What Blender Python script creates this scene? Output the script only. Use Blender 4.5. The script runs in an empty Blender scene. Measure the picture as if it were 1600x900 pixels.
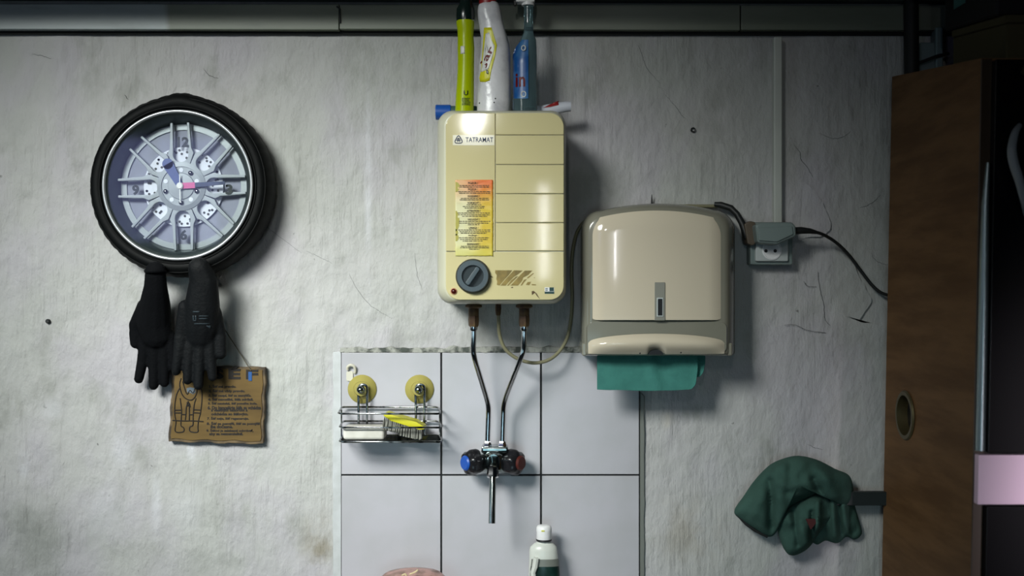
import bpy, bmesh, math, random
from mathutils import Vector, Matrix, noise
PI = math.pi
random.seed(7)
scene = bpy.context.scene
COL = scene.collection

# ------------------------------------------------------------------ camera, light, exposure
S = 0.00129            # metres per photograph pixel on the wall plane
D = 2.2                # camera distance from the wall
Z0 = 1.45              # camera height above the floor
def P(px, py, d=0.0):  # photograph pixel + distance in front of the wall -> point of the room
    k = S * (D - d) / D
    return Vector((k * (px - 800), -d, Z0 + k * (450 - py)))

cam_d = bpy.data.cameras.new('camera')
cam = bpy.data.objects.new('camera', cam_d); COL.objects.link(cam)
cam.location = (0, -D, Z0); cam.rotation_euler = (PI / 2, 0, 0)
cam_d.sensor_width = 36; cam_d.lens = 36 * D / (1600 * S)
cam_d.dof.use_dof = True; cam_d.dof.focus_distance = 2.12; cam_d.dof.aperture_fstop = 2.2
cam_d.clip_start = 0.02
scene.camera = cam

world = bpy.data.worlds.new('world'); scene.world = world; world.use_nodes = True
world.node_tree.nodes['Background'].inputs[0].default_value = (0.5, 0.75, 0.8, 1)
world.node_tree.nodes['Background'].inputs[1].default_value = 0.02

def area(name, loc, target, sx, sy, energy, color, spread):
    l = bpy.data.lights.new(name, 'AREA'); l.shape = 'RECTANGLE'; l.size = sx; l.size_y = sy
    l.energy = energy; l.color = color; l.spread = math.radians(spread)
    o = bpy.data.objects.new(name, l); COL.objects.link(o); o.location = loc
    o.rotation_euler = (Vector(target) - Vector(loc)).to_track_quat('-Z', 'Y').to_euler()
    return o
# window on the left and a fluorescent tube under the ceiling
area('tube_light', (-1.25, -2.1, Z0 + 1.02), (-0.385, 0, Z0 - 0.26), 1.1, 0.55, 7.2, (0.965, 1.0, 0.955), 41)
area('window_daylight', (-2.5, -1.5, 1.35), (-0.60, 0, 1.15), 0.6, 0.7, 0.65, (0.66, 0.90, 1.0), 66)
area('cabinet_fill_light', (1.60, -3.9, 1.20), (1.42, -0.4, 1.02), 0.3, 0.4, 11.5, (1.0, 0.90, 0.98), 20)  # added fill lamp, brightens the cabinet front; no doorway is built
area('low_rear_fill_light', (-0.2, -4.2, 0.75), (0.15, 0, 0.62), 1.4, 0.9, 0.85, (0.55, 0.87, 1.0), 36)  # added low fill lamp behind the camera, lifts the shadows
rt = area('ceiling_tube', (-0.17, -3.3, 2.25), (-0.10, -0.2, 1.76), 0.045, 0.12, 0.28, (1.0, 1.0, 0.97), 50)
rt.rotation_euler.rotate_axis('Z', math.radians(-18))
area('heater_glint_light', (0.18, -4.25, 1.76), (0.06, -0.2, 1.6), 0.018, 0.50, 0.12, (0.95, 0.95, 1.0), 50)  # slit lamp added to make the vertical highlight on the heater

scene.view_settings.view_transform = 'Standard'
scene.view_settings.look = 'None'
scene.view_settings.gamma = 1
scene.view_settings.use_curve_mapping = False
scene.view_settings.exposure = 0.0

# ------------------------------------------------------------------ materials
def mk(name, base, rough=0.5, metal=0.0, c2=None, vs=20.0, vstretch=(1, 1, 1), lo=0.4, hi=0.65,
       bump=0.0, bs=60.0, bstretch=(1, 1, 1), coat=0.0, trans=0.0, ior=1.45, alpha=1.0, emit=None, es=0.0, sss=0.0, dist=0.002, spec=0.5):
    m = bpy.data.materials.new(name); m.use_nodes = True
    nt = m.node_tree; b = nt.nodes['Principled BSDF']
    b.inputs['Base Color'].default_value = (*base, 1)
    b.inputs['Roughness'].default_value = rough; b.inputs['Metallic'].default_value = metal
    b.inputs['IOR'].default_value = ior; b.inputs['Specular IOR Level'].default_value = spec
    b.inputs['Coat Weight'].default_value = coat
    b.inputs['Transmission Weight'].default_value = trans
    b.inputs['Alpha'].default_value = alpha
    if emit:
        b.inputs['Emission Color'].default_value = (*emit, 1); b.inputs['Emission Strength'].default_value = es
    if c2 or bump:
        tc = nt.nodes.new('ShaderNodeTexCoord')
    if c2:
        mp = nt.nodes.new('ShaderNodeMapping'); mp.inputs['Scale'].default_value = vstretch
        n = nt.nodes.new('ShaderNodeTexNoise'); n.inputs['Scale'].default_value = vs; n.inputs['Detail'].default_value = 8
        r = nt.nodes.new('ShaderNodeValToRGB')
        r.color_ramp.elements[0].position = lo; r.color_ramp.elements[0].color = (*base, 1)
        r.color_ramp.elements[1].position = hi; r.color_ramp.elements[1].color = (*c2, 1)
        nt.links.new(tc.outputs['Object'], mp.inputs[0]); nt.links.new(mp.outputs[0], n.inputs['Vector'])
        nt.links.new(n.outputs['Fac'], r.inputs[0]); nt.links.new(r.outputs[0], b.inputs['Base Color'])
    if bump:
        mp = nt.nodes.new('ShaderNodeMapping'); mp.inputs['Scale'].default_value = bstretch
        n = nt.nodes.new('ShaderNodeTexNoise'); n.inputs['Scale'].default_value = bs; n.inputs['Detail'].default_value = 6
        bp = nt.nodes.new('ShaderNodeBump'); bp.inputs['Strength'].default_value = bump; bp.inputs['Distance'].default_value = dist
        nt.links.new(tc.outputs['Object'], mp.inputs[0]); nt.links.new(mp.outputs[0], n.inputs['Vector'])
        nt.links.new(n.outputs['Fac'], bp.inputs['Height']); nt.links.new(bp.outputs[0], b.inputs['Normal'])
    return m

class NT:   # small node-building helper
    def __init__(s, name):
        s.m = bpy.data.materials.new(name); s.m.use_nodes = True; s.t = s.m.node_tree
        s.b = s.t.nodes['Principled BSDF']; s.tc = s.t.nodes.new('ShaderNodeTexCoord').outputs['Object']
    def link(s, a, b): s.t.links.new(a, b)
    def noise(s, scale, detail=6, stretch=(1, 1, 1), rough=0.55, loc=(0, 0, 0)):
        mp = s.t.nodes.new('ShaderNodeMapping'); mp.inputs['Scale'].default_value = stretch; mp.inputs['Location'].default_value = loc
        n = s.t.nodes.new('ShaderNodeTexNoise'); n.inputs['Scale'].default_value = scale
        n.inputs['Detail'].default_value = detail; n.inputs['Roughness'].default_value = rough
        s.link(s.tc, mp.inputs[0]); s.link(mp.outputs[0], n.inputs['Vector']); return n.outputs['Fac']
    def ramp(s, v, lo, hi, a=0.0, b=1.0):
        n = s.t.nodes.new('ShaderNodeMapRange'); n.interpolation_type = 'SMOOTHSTEP'
        n.inputs['From Min'].default_value = lo; n.inputs['From Max'].default_value = hi
        n.inputs['To Min'].default_value = a; n.inputs['To Max'].default_value = b
        s.link(v, n.inputs['Value']); return n.outputs[0]
    def math(s, op, a, b):
        n = s.t.nodes.new('ShaderNodeMath'); n.operation = op
        for i, v in enumerate((a, b)):
            if isinstance(v, (int, float)): n.inputs[i].default_value = v
            else: s.link(v, n.inputs[i])
        return n.outputs[0]
    def mix(s, fac, a, b):
        n = s.t.nodes.new('ShaderNodeMix'); n.data_type = 'RGBA'
        if isinstance(fac, (int, float)): n.inputs[0].default_value = fac
        else: s.link(fac, n.inputs[0])
        for i, v in ((6, a), (7, b)):
            if isinstance(v, tuple): n.inputs[i].default_value = (*v, 1)
            else: s.link(v, n.inputs[i])
        return n.outputs[2]
    def spot(s, c, rx, rz, soft=0.6):   # elliptical patch on the wall round point c, 1 inside
        mp = s.t.nodes.new('ShaderNodeMapping')
        mp.inputs['Scale'].default_value = (1 / rx, 0, 1 / rz); mp.inputs['Location'].default_value = (-c.x / rx, 0, -c.z / rz)
        s.link(s.tc, mp.inputs[0])
        l = s.t.nodes.new('ShaderNodeVectorMath'); l.operation = 'LENGTH'; s.link(mp.outputs[0], l.inputs[0])
        return s.ramp(l.outputs['Value'], 1.0, 1.0 - soft)
    def bump(s, h, strength, dist=0.003, prev=None):
        n = s.t.nodes.new('ShaderNodeBump'); n.inputs['Strength'].default_value = strength; n.inputs['Distance'].default_value = dist
        s.link(h, n.inputs['Height'])
        if prev is not None: s.link(prev, n.inputs['Normal'])
        return n.outputs[0]

def wall_material():
    w = NT('old_plaster')
    big = w.noise(2.2, 5); mid = w.noise(11, 8, (1, 1, 0.7), 0.62); streak = w.noise(34, 8, (1, 1, 0.16), 0.6)
    fine = w.noise(150, 6); lump = w.noise(26, 7, (1, 1, 0.6), 0.6)
    c = w.mix(w.ramp(big, 0.35, 0.65), (0.43, 0.44, 0.415), (0.475, 0.47, 0.465))
    c = w.mix(w.math('MULTIPLY', w.ramp(w.noise(6, 4, (1, 1, 0.6), 0.5, (4, 4, 1)), 0.45, 0.65), 0.7), c, (0.455, 0.435, 0.47))
    c = w.mix(w.math('MULTIPLY', w.ramp(mid, 0.50, 0.72), 0.7), c, (0.31, 0.315, 0.29))
    c = w.mix(w.math('MULTIPLY', w.ramp(streak, 0.55, 0.75), 0.35), c, (0.55, 0.55, 0.555))
    # white smears of filler
    for (px, py, rx, ry, a) in ((36, 722, 14, 34, .8), (190, 705, 26, 42, .5), (298, 705, 10, 40, .7), (243, 790, 12, 70, .55),
                                (80, 640, 26, 24, .35), (160, 800, 60, 60, .3), (575, 300, 9, 250, .55), (525, 700, 9, 170, .55), (290, 800, 40, 60, .3)):
        k = w.math('MULTIPLY', w.math('MULTIPLY', w.spot(P(px, py), rx * S, ry * S, 0.9), w.ramp(mid, 0.32, 0.55)), a)
        c = w.mix(k, c, (0.62, 0.625, 0.66))
    # ochre and sooty stains
    for (px, py, rx, ry, a, col) in ((500, 860, 45, 90, .75, (0.23, 0.20, 0.14)), (1080, 830, 90, 90, .45, (0.36, 0.315, 0.25)), (1042, 655, 14, 26, .6, (0.5,0.46,0.38)),
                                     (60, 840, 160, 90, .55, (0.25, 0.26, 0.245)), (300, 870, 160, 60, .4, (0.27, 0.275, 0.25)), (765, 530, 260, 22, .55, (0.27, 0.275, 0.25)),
                                     (940, 520, 60, 40, .6, (0.22, 0.24, 0.24))):
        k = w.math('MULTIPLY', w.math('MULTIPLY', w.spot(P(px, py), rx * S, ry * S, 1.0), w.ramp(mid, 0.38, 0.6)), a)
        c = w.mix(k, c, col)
    pit = w.ramp(w.noise(46, 3, (1, 1, 0.8), 0.5, (3, 1, 7)), 0.73, 0.78)
    c = w.mix(w.math('MULTIPLY', pit, 0.75), c, (0.10, 0.10, 0.09))
    w.link(c, w.b.inputs['Base Color']); w.b.inputs['Roughness'].default_value = 0.62
    w.b.inputs['Specular IOR Level'].default_value = 0.3
    ridge = w.noise(60, 5, (1, 1, 0.10), 0.6, (1, 2, 3)); patchy = w.ramp(w.noise(4.5, 4, (1, 1, 1), 0.5, (8, 0, 2)), 0.42, 0.62)
    n = w.bump(w.ramp(lump, 0.30, 0.75), 0.5, 0.0055)
    n = w.bump(w.math('MULTIPLY', ridge, patchy), 0.9, 0.005, n)
    n = w.bump(fine, 0.22, 0.0012, n)
    w.link(n, w.b.inputs['Normal'])
    return w.m

M = {}
M['wall'] = wall_material()
M['plaster_flake'] = mk('plaster_flake', (0.60, 0.60, 0.62), 0.7, c2=(0.48, 0.49, 0.50), vs=14, bump=0.5, bs=40, bstretch=(1, 1, 0.3), dist=0.004)
M['crack'] = mk('crack_dirt', (0.06, 0.065, 0.065), 0.9)
M['tile'] = mk('glazed_tile', (0.455, 0.445, 0.48), 0.25, c2=(0.415, 0.41, 0.43), vs=9, bump=0.06, bs=14, dist=0.003)
M['grout'] = mk('black_grout', (0.012, 0.014, 0.015), 0.9)
M['mould'] = mk('mouldy_mortar', (0.36, 0.365, 0.33), 0.85, c2=(0.07, 0.08, 0.07), vs=55, lo=0.42, hi=0.6, bump=0.9, bs=70, dist=0.006)
M['fillet'] = mk('plaster_fillet', (0.53, 0.55, 0.56), 0.6, c2=(0.45, 0.47, 0.47), vs=30, bump=0.4, bs=60)
M['gapshade'] = mk('gap_shade', (0.008, 0.010, 0.010), 0.85)  # near-black colour that draws the shadow line under the boards
def trim_material():
    w = NT('painted_board')
    n = w.noise(5, 6, (0.4, 1, 2)); f = w.noise(30, 6, (0.2, 1, 1))
    c = w.mix(w.ramp(n, 0.35, 0.65), (0.16, 0.185, 0.14), (0.215, 0.235, 0.19))
    edge = P(266, 25)
    sx = w.t.nodes.new('ShaderNodeSeparateXYZ'); w.link(w.tc, sx.inputs[0])
    x = w.math('ADD', sx.outputs[0], w.math('MULTIPLY', w.math('SUBTRACT', n, 0.5), 0.03))
    c = w.mix(w.ramp(x, edge.x + 0.008, edge.x - 0.008), c, (0.33, 0.375, 0.38))
    c = w.mix(w.math('MULTIPLY', w.ramp(f, 0.55, 0.8), 0.4), c, (0.10, 0.12, 0.10))
    w.link(c, w.b.inputs['Base Color']); w.b.inputs['Roughness'].default_value = 0.45
    w.link(w.bump(f, 0.25, 0.002), w.b.inputs['Normal'])
    return w.m
M['trim'] = trim_material()
M['ledge'] = mk('ledge_paint', (0.13, 0.16, 0.15), 0.5, c2=(0.08, 0.10, 0.09), vs=6)
M['trunking'] = mk('trunking_pvc', (0.56, 0.58, 0.53), 0.4, c2=(0.44, 0.46, 0.42), vs=14, vstretch=(1, 1, 0.3))
M['room'] = mk('room_wall_paint', (0.13, 0.20, 0.22), 0.9)
M['ceiling'] = mk('ceiling_paint', (0.16, 0.20, 0.21), 0.9)
M['floor'] = mk('concrete_floor', (0.20, 0.20, 0.20), 0.7, c2=(0.14, 0.14, 0.14), vs=6)
M['pane'] = mk('bright_window_pane', (0.6, 0.65, 0.9), 0.3, emit=(0.45, 0.50, 1.0), es=1.5)
M['winframe'] = mk('window_frame', (0.6, 0.6, 0.6), 0.5)

M['rubber'] = mk('tyre_rubber', (0.0022, 0.0028, 0.003), 0.6, bump=0.15, bs=90, spec=0.15)
M['rim'] = mk('rim_silver', (0.50, 0.52, 0.54), 0.32, 0.6)
M['rimin'] = mk('rim_inner', (0.045, 0.06, 0.06), 0.4, 0.5)
M['spoke'] = mk('spoke_silver', (0.31, 0.33, 0.36), 0.45, 0.2)
M['dial'] = mk('dial_grey', (0.27, 0.275, 0.36), 0.6, 0.0, c2=(0.33, 0.34, 0.43), vs=10)
M['dialring'] = mk('dial_ring', (0.30, 0.32, 0.34), 0.4, 0.4)
M['disc'] = mk('brake_disc', (0.80, 0.81, 0.92), 0.4)
M['black'] = mk('black_plastic', (0.012, 0.012, 0.013), 0.4)
M['chrome'] = mk('chrome', (0.62, 0.63, 0.65), 0.12, 1.0, bump=0.05, bs=80)
M['numeral'] = mk('numeral_ink', (0.004, 0.010, 0.014), 0.5)
M['handblue'] = mk('hand_blue', (0.05, 0.08, 0.26), 0.4)
M['handnavy'] = mk('hand_navy', (0.015, 0.03, 0.10), 0.4)
M['handred'] = mk('hand_magenta', (0.62, 0.10, 0.30), 0.4)
M['white'] = mk('white_plastic', (0.80, 0.80, 0.80), 0.35)
def glass_material():
    m = bpy.data.materials.new('clock_glass'); m.use_nodes = True; nt = m.node_tree
    for n in list(nt.nodes):
        if n.type != 'OUTPUT_MATERIAL': nt.nodes.remove(n)
    out = nt.nodes['Material Output']
    t = nt.nodes.new('ShaderNodeBsdfTransparent'); t.inputs[0].default_value = (0.95, 0.97, 0.97, 1)
    g = nt.nodes.new('ShaderNodeBsdfGlossy'); g.inputs['Roughness'].default_value = 0.045
    f = nt.nodes.new('ShaderNodeFresnel'); f.inputs[0].default_value = 1.5
    mx = nt.nodes.new('ShaderNodeMixShader')
    nt.links.new(f.outputs[0], mx.inputs[0]); nt.links.new(t.outputs[0], mx.inputs[1]); nt.links.new(g.outputs[0], mx.inputs[2])
    nt.links.new(mx.outputs[0], out.inputs[0])
    return m
M['glass'] = glass_material()
M['knit'] = mk('black_knit', (0.0022, 0.0026, 0.0035), 0.8, bump=0.4, bs=300, spec=0.12)
M['glovedip'] = mk('black_glove_coating', (0.0028, 0.0036, 0.0045), 0.65, bump=0.4, bs=200, spec=0.2)
M['gloveprint'] = mk('glove_print', (0.02, 0.032, 0.04), 0.6)
M['wood'] = mk('plaque_wood', (0.15, 0.096, 0.034), 0.7, spec=0.2, c2=(0.10, 0.064, 0.024), vs=7, vstretch=(1, 1, 5), bump=0.2, bs=30)
M['scorch'] = mk('scorched_wood', (0.045, 0.032, 0.02), 0.7, c2=(0.16, 0.11, 0.055), vs=45)
M['burnt'] = mk('burnt_ink', (0.012, 0.009, 0.007), 0.7)
M['burntblue'] = mk('letter_blue', (0.012, 0.08, 0.26), 0.5)
M['greyblue'] = mk('moustache_grey', (0.10, 0.13, 0.16), 0.6)
M['string'] = mk('twine', (0.09, 0.08, 0.06), 0.9)

M['enamel'] = mk('cream_enamel', (0.64, 0.575, 0.315), 0.07, c2=(0.60, 0.53, 0.28), vs=5, lo=0.35, hi=0.7)
M['enamelside'] = mk('cream_side', (0.56, 0.55, 0.42), 0.3)
M['slate'] = mk('knob_slate', (0.060, 0.085, 0.10), 0.45)
M['knobdark'] = mk('knob_dark', (0.015, 0.024, 0.028), 0.35)
M['navy'] = mk('logo_navy', (0.015, 0.035, 0.10), 0.4)
M['strip'] = mk('logo_strip', (0.72, 0.69, 0.52), 0.12)
M['gold'] = mk('gold_foil', (0.36, 0.25, 0.075), 0.3, 0.5, c2=(0.14, 0.11, 0.05), vs=40)
M['lampred'] = mk('indicator_red', (0.06, 0.008, 0.006), 0.12)
M['lampring'] = mk('indicator_ring', (0.45, 0.20, 0.10), 0.5)
M['badge'] = mk('badge_dark', (0.02, 0.06, 0.055), 0.4)
M['ink'] = mk('label_ink', (0.05, 0.04, 0.02), 0.6)
def label_material():
    w = NT('warning_label')
    sx = w.t.nodes.new('ShaderNodeSeparateXYZ'); w.link(w.tc, sx.inputs[0])
    n = w.noise(30, 5)
    x = w.math('ADD', w.math('MULTIPLY', sx.outputs[0], 1.0), w.math('MULTIPLY', w.math('SUBTRACT', n, 0.5), 0.02))
    z = w.math('ADD', sx.outputs[2], w.math('MULTIPLY', w.math('SUBTRACT', n, 0.5), 0.02))
    yel = w.mix(w.ramp(x, -0.022, 0.022), (0.72, 0.70, 0.42), (0.66, 0.48, 0.045))
    org = w.mix(w.ramp(x, -0.03, 0.02), (0.74, 0.42, 0.20), (0.75, 0.16, 0.035))
    c = w.mix(w.ramp(z, 0.085, 0.14), yel, org)
    c = w.mix(w.math('MULTIPLY', w.ramp(z, 0.03, 0.0), 0.65), c, (0.62, 0.58, 0.10))
    w.link(c, w.b.inputs['Base Color']); w.b.inputs['Roughness'].default_value = 0.28
    return w.m
M['label'] = label_material()
M['labelolive'] = mk('label_olive', (0.42, 0.38, 0.08), 0.3)
M['rust'] = mk('rusty_brass', (0.075, 0.042, 0.025), 0.6, 0.4, c2=(0.14, 0.09, 0.04), vs=60)
M['hose'] = mk('olive_cable', (0.20, 0.19, 0.115), 0.45)
M['cableblack'] = mk('black_cable', (0.012, 0.014, 0.014), 0.5)
M['blue'] = mk('tap_blue', (0.010, 0.075, 0.38), 0.4)
M['tapred'] = mk('tap_red', (0.075, 0.010, 0.006), 0.5)
M['tapblack'] = mk('tap_knob', (0.010, 0.010, 0.012), 0.25)
M['tapmetal'] = mk('tap_metal', (0.36, 0.40, 0.40), 0.16, 1.0, c2=(0.22, 0.26, 0.25), vs=40)

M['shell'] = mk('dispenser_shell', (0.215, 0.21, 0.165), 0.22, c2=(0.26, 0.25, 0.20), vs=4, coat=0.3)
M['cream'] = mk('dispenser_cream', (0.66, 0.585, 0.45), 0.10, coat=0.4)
M['lockgrey'] = mk('lock_grey', (0.26, 0.26, 0.22), 0.4)
M['towel'] = mk('teal_paper', (0.042, 0.195, 0.165), 0.85, c2=(0.034, 0.165, 0.142), vs=60, bump=0.35, bs=260)
M['socket'] = mk('socket_plastic', (0.40, 0.44, 0.42), 0.35)
M['socketface'] = mk('socket_face', (0.50, 0.54, 0.53), 0.35)
M['plug'] = mk('plug_grey', (0.20, 0.25, 0.24), 0.4)
M['plugbrown'] = mk('plug_brown', (0.10, 0.075, 0.05), 0.5)

M['wire'] = mk('rack_wire', (0.40, 0.42, 0.43), 0.18, 1.0, c2=(0.08, 0.09, 0.09), vs=90, lo=0.5, hi=0.62)
M['cup'] = mk('suction_cup', (0.50, 0.44, 0.13), 0.25, trans=0.35, ior=1.35)
M['soap'] = mk('white_soap', (0.70, 0.68, 0.62), 0.5, c2=(0.56, 0.54, 0.48), vs=30)
M['brushback'] = mk('brush_yellow', (0.58, 0.55, 0.02), 0.4)
M['bristle'] = mk('bristle_grey', (0.22, 0.22, 0.19), 0.7)
M['bristledark'] = mk('bristle_dark', (0.07, 0.07, 0.06), 0.8)
M['oldhook'] = mk('old_hook', (0.60, 0.58, 0.48), 0.3)

M['lime'] = mk('lime_bottle', (0.36, 0.45, 0.002), 0.25, spec=0.2)
M['limewhite'] = mk('bottle_neck_white', (0.60, 0.66, 0.42), 0.3)
M['capblack'] = mk('cap_dark_green', (0.006, 0.014, 0.012), 0.2)
M['bwhite'] = mk('white_bottle', (0.62, 0.62, 0.64), 0.25, c2=(0.40, 0.40, 0.43), vs=26, lo=0.5, hi=0.72, bump=0.5, bs=26, dist=0.006)
M['red'] = mk('red_print', (0.24, 0.010, 0.010), 0.4)
M['yellow'] = mk('yellow_print', (0.60, 0.58, 0.015), 0.35)
M['pale'] = mk('pale_print', (0.66, 0.66, 0.62), 0.35)
M['spray'] = mk('tinted_bottle', (0.30, 0.46, 0.50), 0.06, trans=0.85, ior=1.3)
M['spraylabel'] = mk('spray_label_blue', (0.010, 0.075, 0.26), 0.3, c2=(0.08, 0.22, 0.40), vs=22, lo=0.45, hi=0.7)
M['bluecap'] = mk('blue_tube_cap', (0.012, 0.085, 0.38), 0.35)
M['tealtube'] = mk('teal_tube', (0.05, 0.11, 0.10), 0.4)
M['tubewhite'] = mk('tube_white', (0.50, 0.52, 0.58), 0.4)

M['cloth'] = mk('green_cloth', (0.050, 0.108, 0.088), 0.95, spec=0.2, c2=(0.034, 0.076, 0.063), vs=9, bump=0.4, bs=220)
M['clothred'] = mk('cloth_red_patch', (0.075, 0.018, 0.018), 0.9)
M['bar'] = mk('dark_bar', (0.012, 0.018, 0.018), 0.5)
def cab_material():
    w = NT('cabinet_veneer')
    n = w.noise(3.5, 8, (1, 1, 7), 0.6); g = w.noise(60, 5, (1, 0.15, 1))
    c = w.mix(w.ramp(n, 0.35, 0.68), (0.205, 0.108, 0.046), (0.135, 0.068, 0.028))
    c = w.mix(w.math('MULTIPLY', w.ramp(g, 0.5, 0.7), 0.25), c, (0.09, 0.045, 0.02))
    w.link(c, w.b.inputs['Base Color']); w.b.inputs['Roughness'].default_value = 0.6; w.b.inputs['Specular IOR Level'].default_value = 0.15
    return w.m
M['veneer'] = cab_material()
M['edgeband'] = mk('cabinet_edge', (0.045, 0.026, 0.013), 0.4)
M['gloss'] = mk('black_gloss', (0.003, 0.003, 0.004), 0.25, spec=0.2)
M['steel'] = mk('steel_profile', (0.34, 0.40, 0.41), 0.35, 0.8)
M['mauve'] = mk('mauve_front', (0.80, 0.58, 0.72), 0.4)
M['brass'] = mk('dull_brass', (0.13, 0.105, 0.05), 0.4, 0.6)
M['streakgrey'] = mk('streak_grey', (0.30, 0.32, 0.34), 0.35)  # colour of the bar that draws the reflected streak
M['carton'] = mk('brown_carton', (0.085, 0.070, 0.030), 0.8)
M['darkbox'] = mk('black_case', (0.010, 0.010, 0.010), 0.6)
M['tealmark'] = mk('teal_mark', (0.06, 0.17, 0.16), 0.5)
M['jbox'] = mk('junction_box_grey', (0.20, 0.27, 0.28), 0.5)
M['ceramic'] = mk('white_ceramic', (0.74, 0.75, 0.76), 0.12)
M['shampoo'] = mk('cream_bottle', (0.60, 0.62, 0.57), 0.3)
M['darkgreen'] = mk('dark_green_label', (0.004, 0.018, 0.015), 0.3, c2=(0.015, 0.05, 0.04), vs=30, lo=0.5, hi=0.7)
M['greyband'] = mk('grey_label_band', (0.17, 0.18, 0.16), 0.4)
M['pinkbowl'] = mk('pink_bowl', (0.52, 0.29, 0.25), 0.35, c2=(0.22, 0.12, 0.085), vs=24, vstretch=(2, 1, .4), lo=0.42, hi=0.6)
M['pinkline'] = mk('bowl_cream', (0.66, 0.56, 0.33), 0.4)

# ------------------------------------------------------------------ building helpers
WL = {}     # world position of each object built here (no object is rotated)
def _put(name, me, parent, loc):
    o = bpy.data.objects.new(name, me); COL.objects.link(o)
    base = WL[parent.name] if parent else Vector((0, 0, 0))
    if parent: o.parent = parent
    o.location = loc - base; WL[o.name] = loc.copy()
    return o
def tag(o, label=None, cat=None, group=None, kind=None):
    if label: o['label'] = label
    if cat: o['category'] = cat
    if group: o['group'] = group
    if kind: o['kind'] = kind
    return o
def thing(name, loc, label, cat, group=None):
    return tag(_put(name, None, None, Vector(loc)), label, cat, group)
def obj(name, bm, mat, parent=None, smooth=35, origin=None, kind=None, label=None):
    """link a world-space bmesh as one mesh object; origin defaults to its own base"""
    bmesh.ops.recalc_face_normals(bm, faces=bm.faces)
    me = bpy.data.meshes.new(name); bm.to_mesh(me); bm.free()
    return obj_me(name, me, mat, parent, smooth, origin, kind, label)
def obj_me(name, me, mat, parent=None, smooth=35, origin=None, kind=None, label=None):
    if origin is None:
        lo = Vector((min(v.co[i] for v in me.vertices) for i in range(3))); hi = Vector((max(v.co[i] for v in me.vertices) for i in range(3)))
        origin = Vector(((lo.x + hi.x) / 2, (lo.y + hi.y) / 2, lo.z))
    me.transform(Matrix.Translation(-origin))
    me.materials.clear(); me.materials.append(mat if not isinstance(mat, str) else M[mat])
    for p in me.polygons: p.use_smooth = True; p.material_index = 0
    if smooth < 180: me.set_sharp_from_angle(angle=math.radians(smooth))
    o = _put(name, me, parent, origin)
    if smooth < 50 and len(me.polygons) < 4000:
        wn = o.modifiers.new('weighted_normal', 'WEIGHTED_NORMAL'); wn.keep_sharp = True
    if kind: o['kind'] = kind
    if label: o['label'] = label
    return o
from mathutils.bvhtree import BVHTree
def onto(me, target, off=0.0004):
    """press a flat world-space mesh onto the front of an object built here (print, labels)"""
    w = WL[target.name]; bv = BVHTree.FromPolygons([v.co + w for v in target.data.vertices], [list(p.vertices) for p in target.data.polygons])
    ys = [v.co.y for v in me.vertices]; y0 = max(ys)
    for v in me.vertices:
        h = bv.ray_cast(Vector((v.co.x, -1.0, v.co.z)), Vector((0, 1, 0)))
        if h[0] is None: h = bv.find_nearest(v.co)
        v.co.y = h[0].y - off
    return me
def decal(name, pts, d, target, mat, parent, off=0.0004, cuts=3):
    bm = bmesh.new(); bm.faces.new([bm.verts.new(P(x, y, d)) for x, y in pts])
    bmesh.ops.triangulate(bm, faces=bm.faces)
    for _ in range(cuts):
        bmesh.ops.subdivide_edges(bm, edges=bm.edges[:], cuts=1, use_grid_fill=True); bmesh.ops.triangulate(bm, faces=bm.faces)
    me = bpy.data.meshes.new('decal'); bm.to_mesh(me); bm.free(); onto(me, target, off)
    b2_ = bmesh.new(); b2_.from_mesh(me); bpy.data.meshes.remove(me)
    return obj_me(name, bake(b2_, [('SOLIDIFY', {'thickness': .0003, 'offset': 0})]), mat, parent, 180)
def textdecal(name, s, px, py, w, d, target, mat, parent, off=0.0009, **kw):
    me = text_me(s, px, py, w, d, th=0, **kw); onto(me, target, off)
    return obj_me(name, me, mat, parent, 180)
def struct(o, label=None): o['kind'] = 'structure'; (label and o.__setitem__('label', label)); return o

def bevel(bm, w, seg=2, angle=30):
    es = [e for e in bm.edges if len(e.link_faces) == 2 and e.calc_face_angle(0) > math.radians(angle)]
    if w > 0 and es: bmesh.ops.bevel(bm, geom=es, offset=w, segments=seg, profile=0.5, affect='EDGES', clamp_overlap=True)
    return bm
def box(lo, hi, bev=0.0, seg=2, bm=None):
    b = bmesh.new()
    c = [(x, y, z) for x in (lo[0], hi[0]) for y in (lo[1], hi[1]) for z in (lo[2], hi[2])]
    v = [b.verts.new(p) for p in c]
    for f in ((0, 1, 3, 2), (4, 6, 7, 5), (0, 4, 5, 1), (2, 3, 7, 6), (0, 2, 6, 4), (1, 5, 7, 3)): b.faces.new([v[i] for i in f])
    bmesh.ops.recalc_face_normals(b, faces=b.faces)
    bevel(b, bev, seg)
    return join(bm, b)
def join(bm, b):
    if bm is None: return b
    me = bpy.data.meshes.new('tmp'); b.to_mesh(me); b.free(); bm.from_mesh(me); bpy.data.meshes.remove(me); return bm
def pbox(x0, y0, x1, y1, d0, d1, bev=0.0, seg=2, bm=None, ref=None):
    """box from pixel rectangle seen at its front depth d1"""
    a = P(x0, y1, d1 if ref is None else ref); b = P(x1, y0, d1 if ref is None else ref)
    return box((a.x, -d1, a.z), (b.x, -d0, b.z), bev, seg, bm)
def prism(pts, d0, d1, bev=0.0, seg=2, bm=None, ref=None):
    """polygon given in pixels at depth d1, extruded back to d0"""
    b = bmesh.new(); r = d1 if ref is None else ref
    f = [P(x, y, r) for x, y in pts]
    va = [b.verts.new((p.x, -d1, p.z)) for p in f]; vb = [b.verts.new((p.x, -d0, p.z)) for p in f]
    n = len(f); b.faces.new(va); b.faces.new(vb[::-1])
    for i in range(n): b.faces.new((va[i], vb[i], vb[(i + 1) % n], va[(i + 1) % n]))
    bmesh.ops.recalc_face_normals(b, faces=b.faces)
    bevel(b, bev, seg)
    return join(bm, b)
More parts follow.
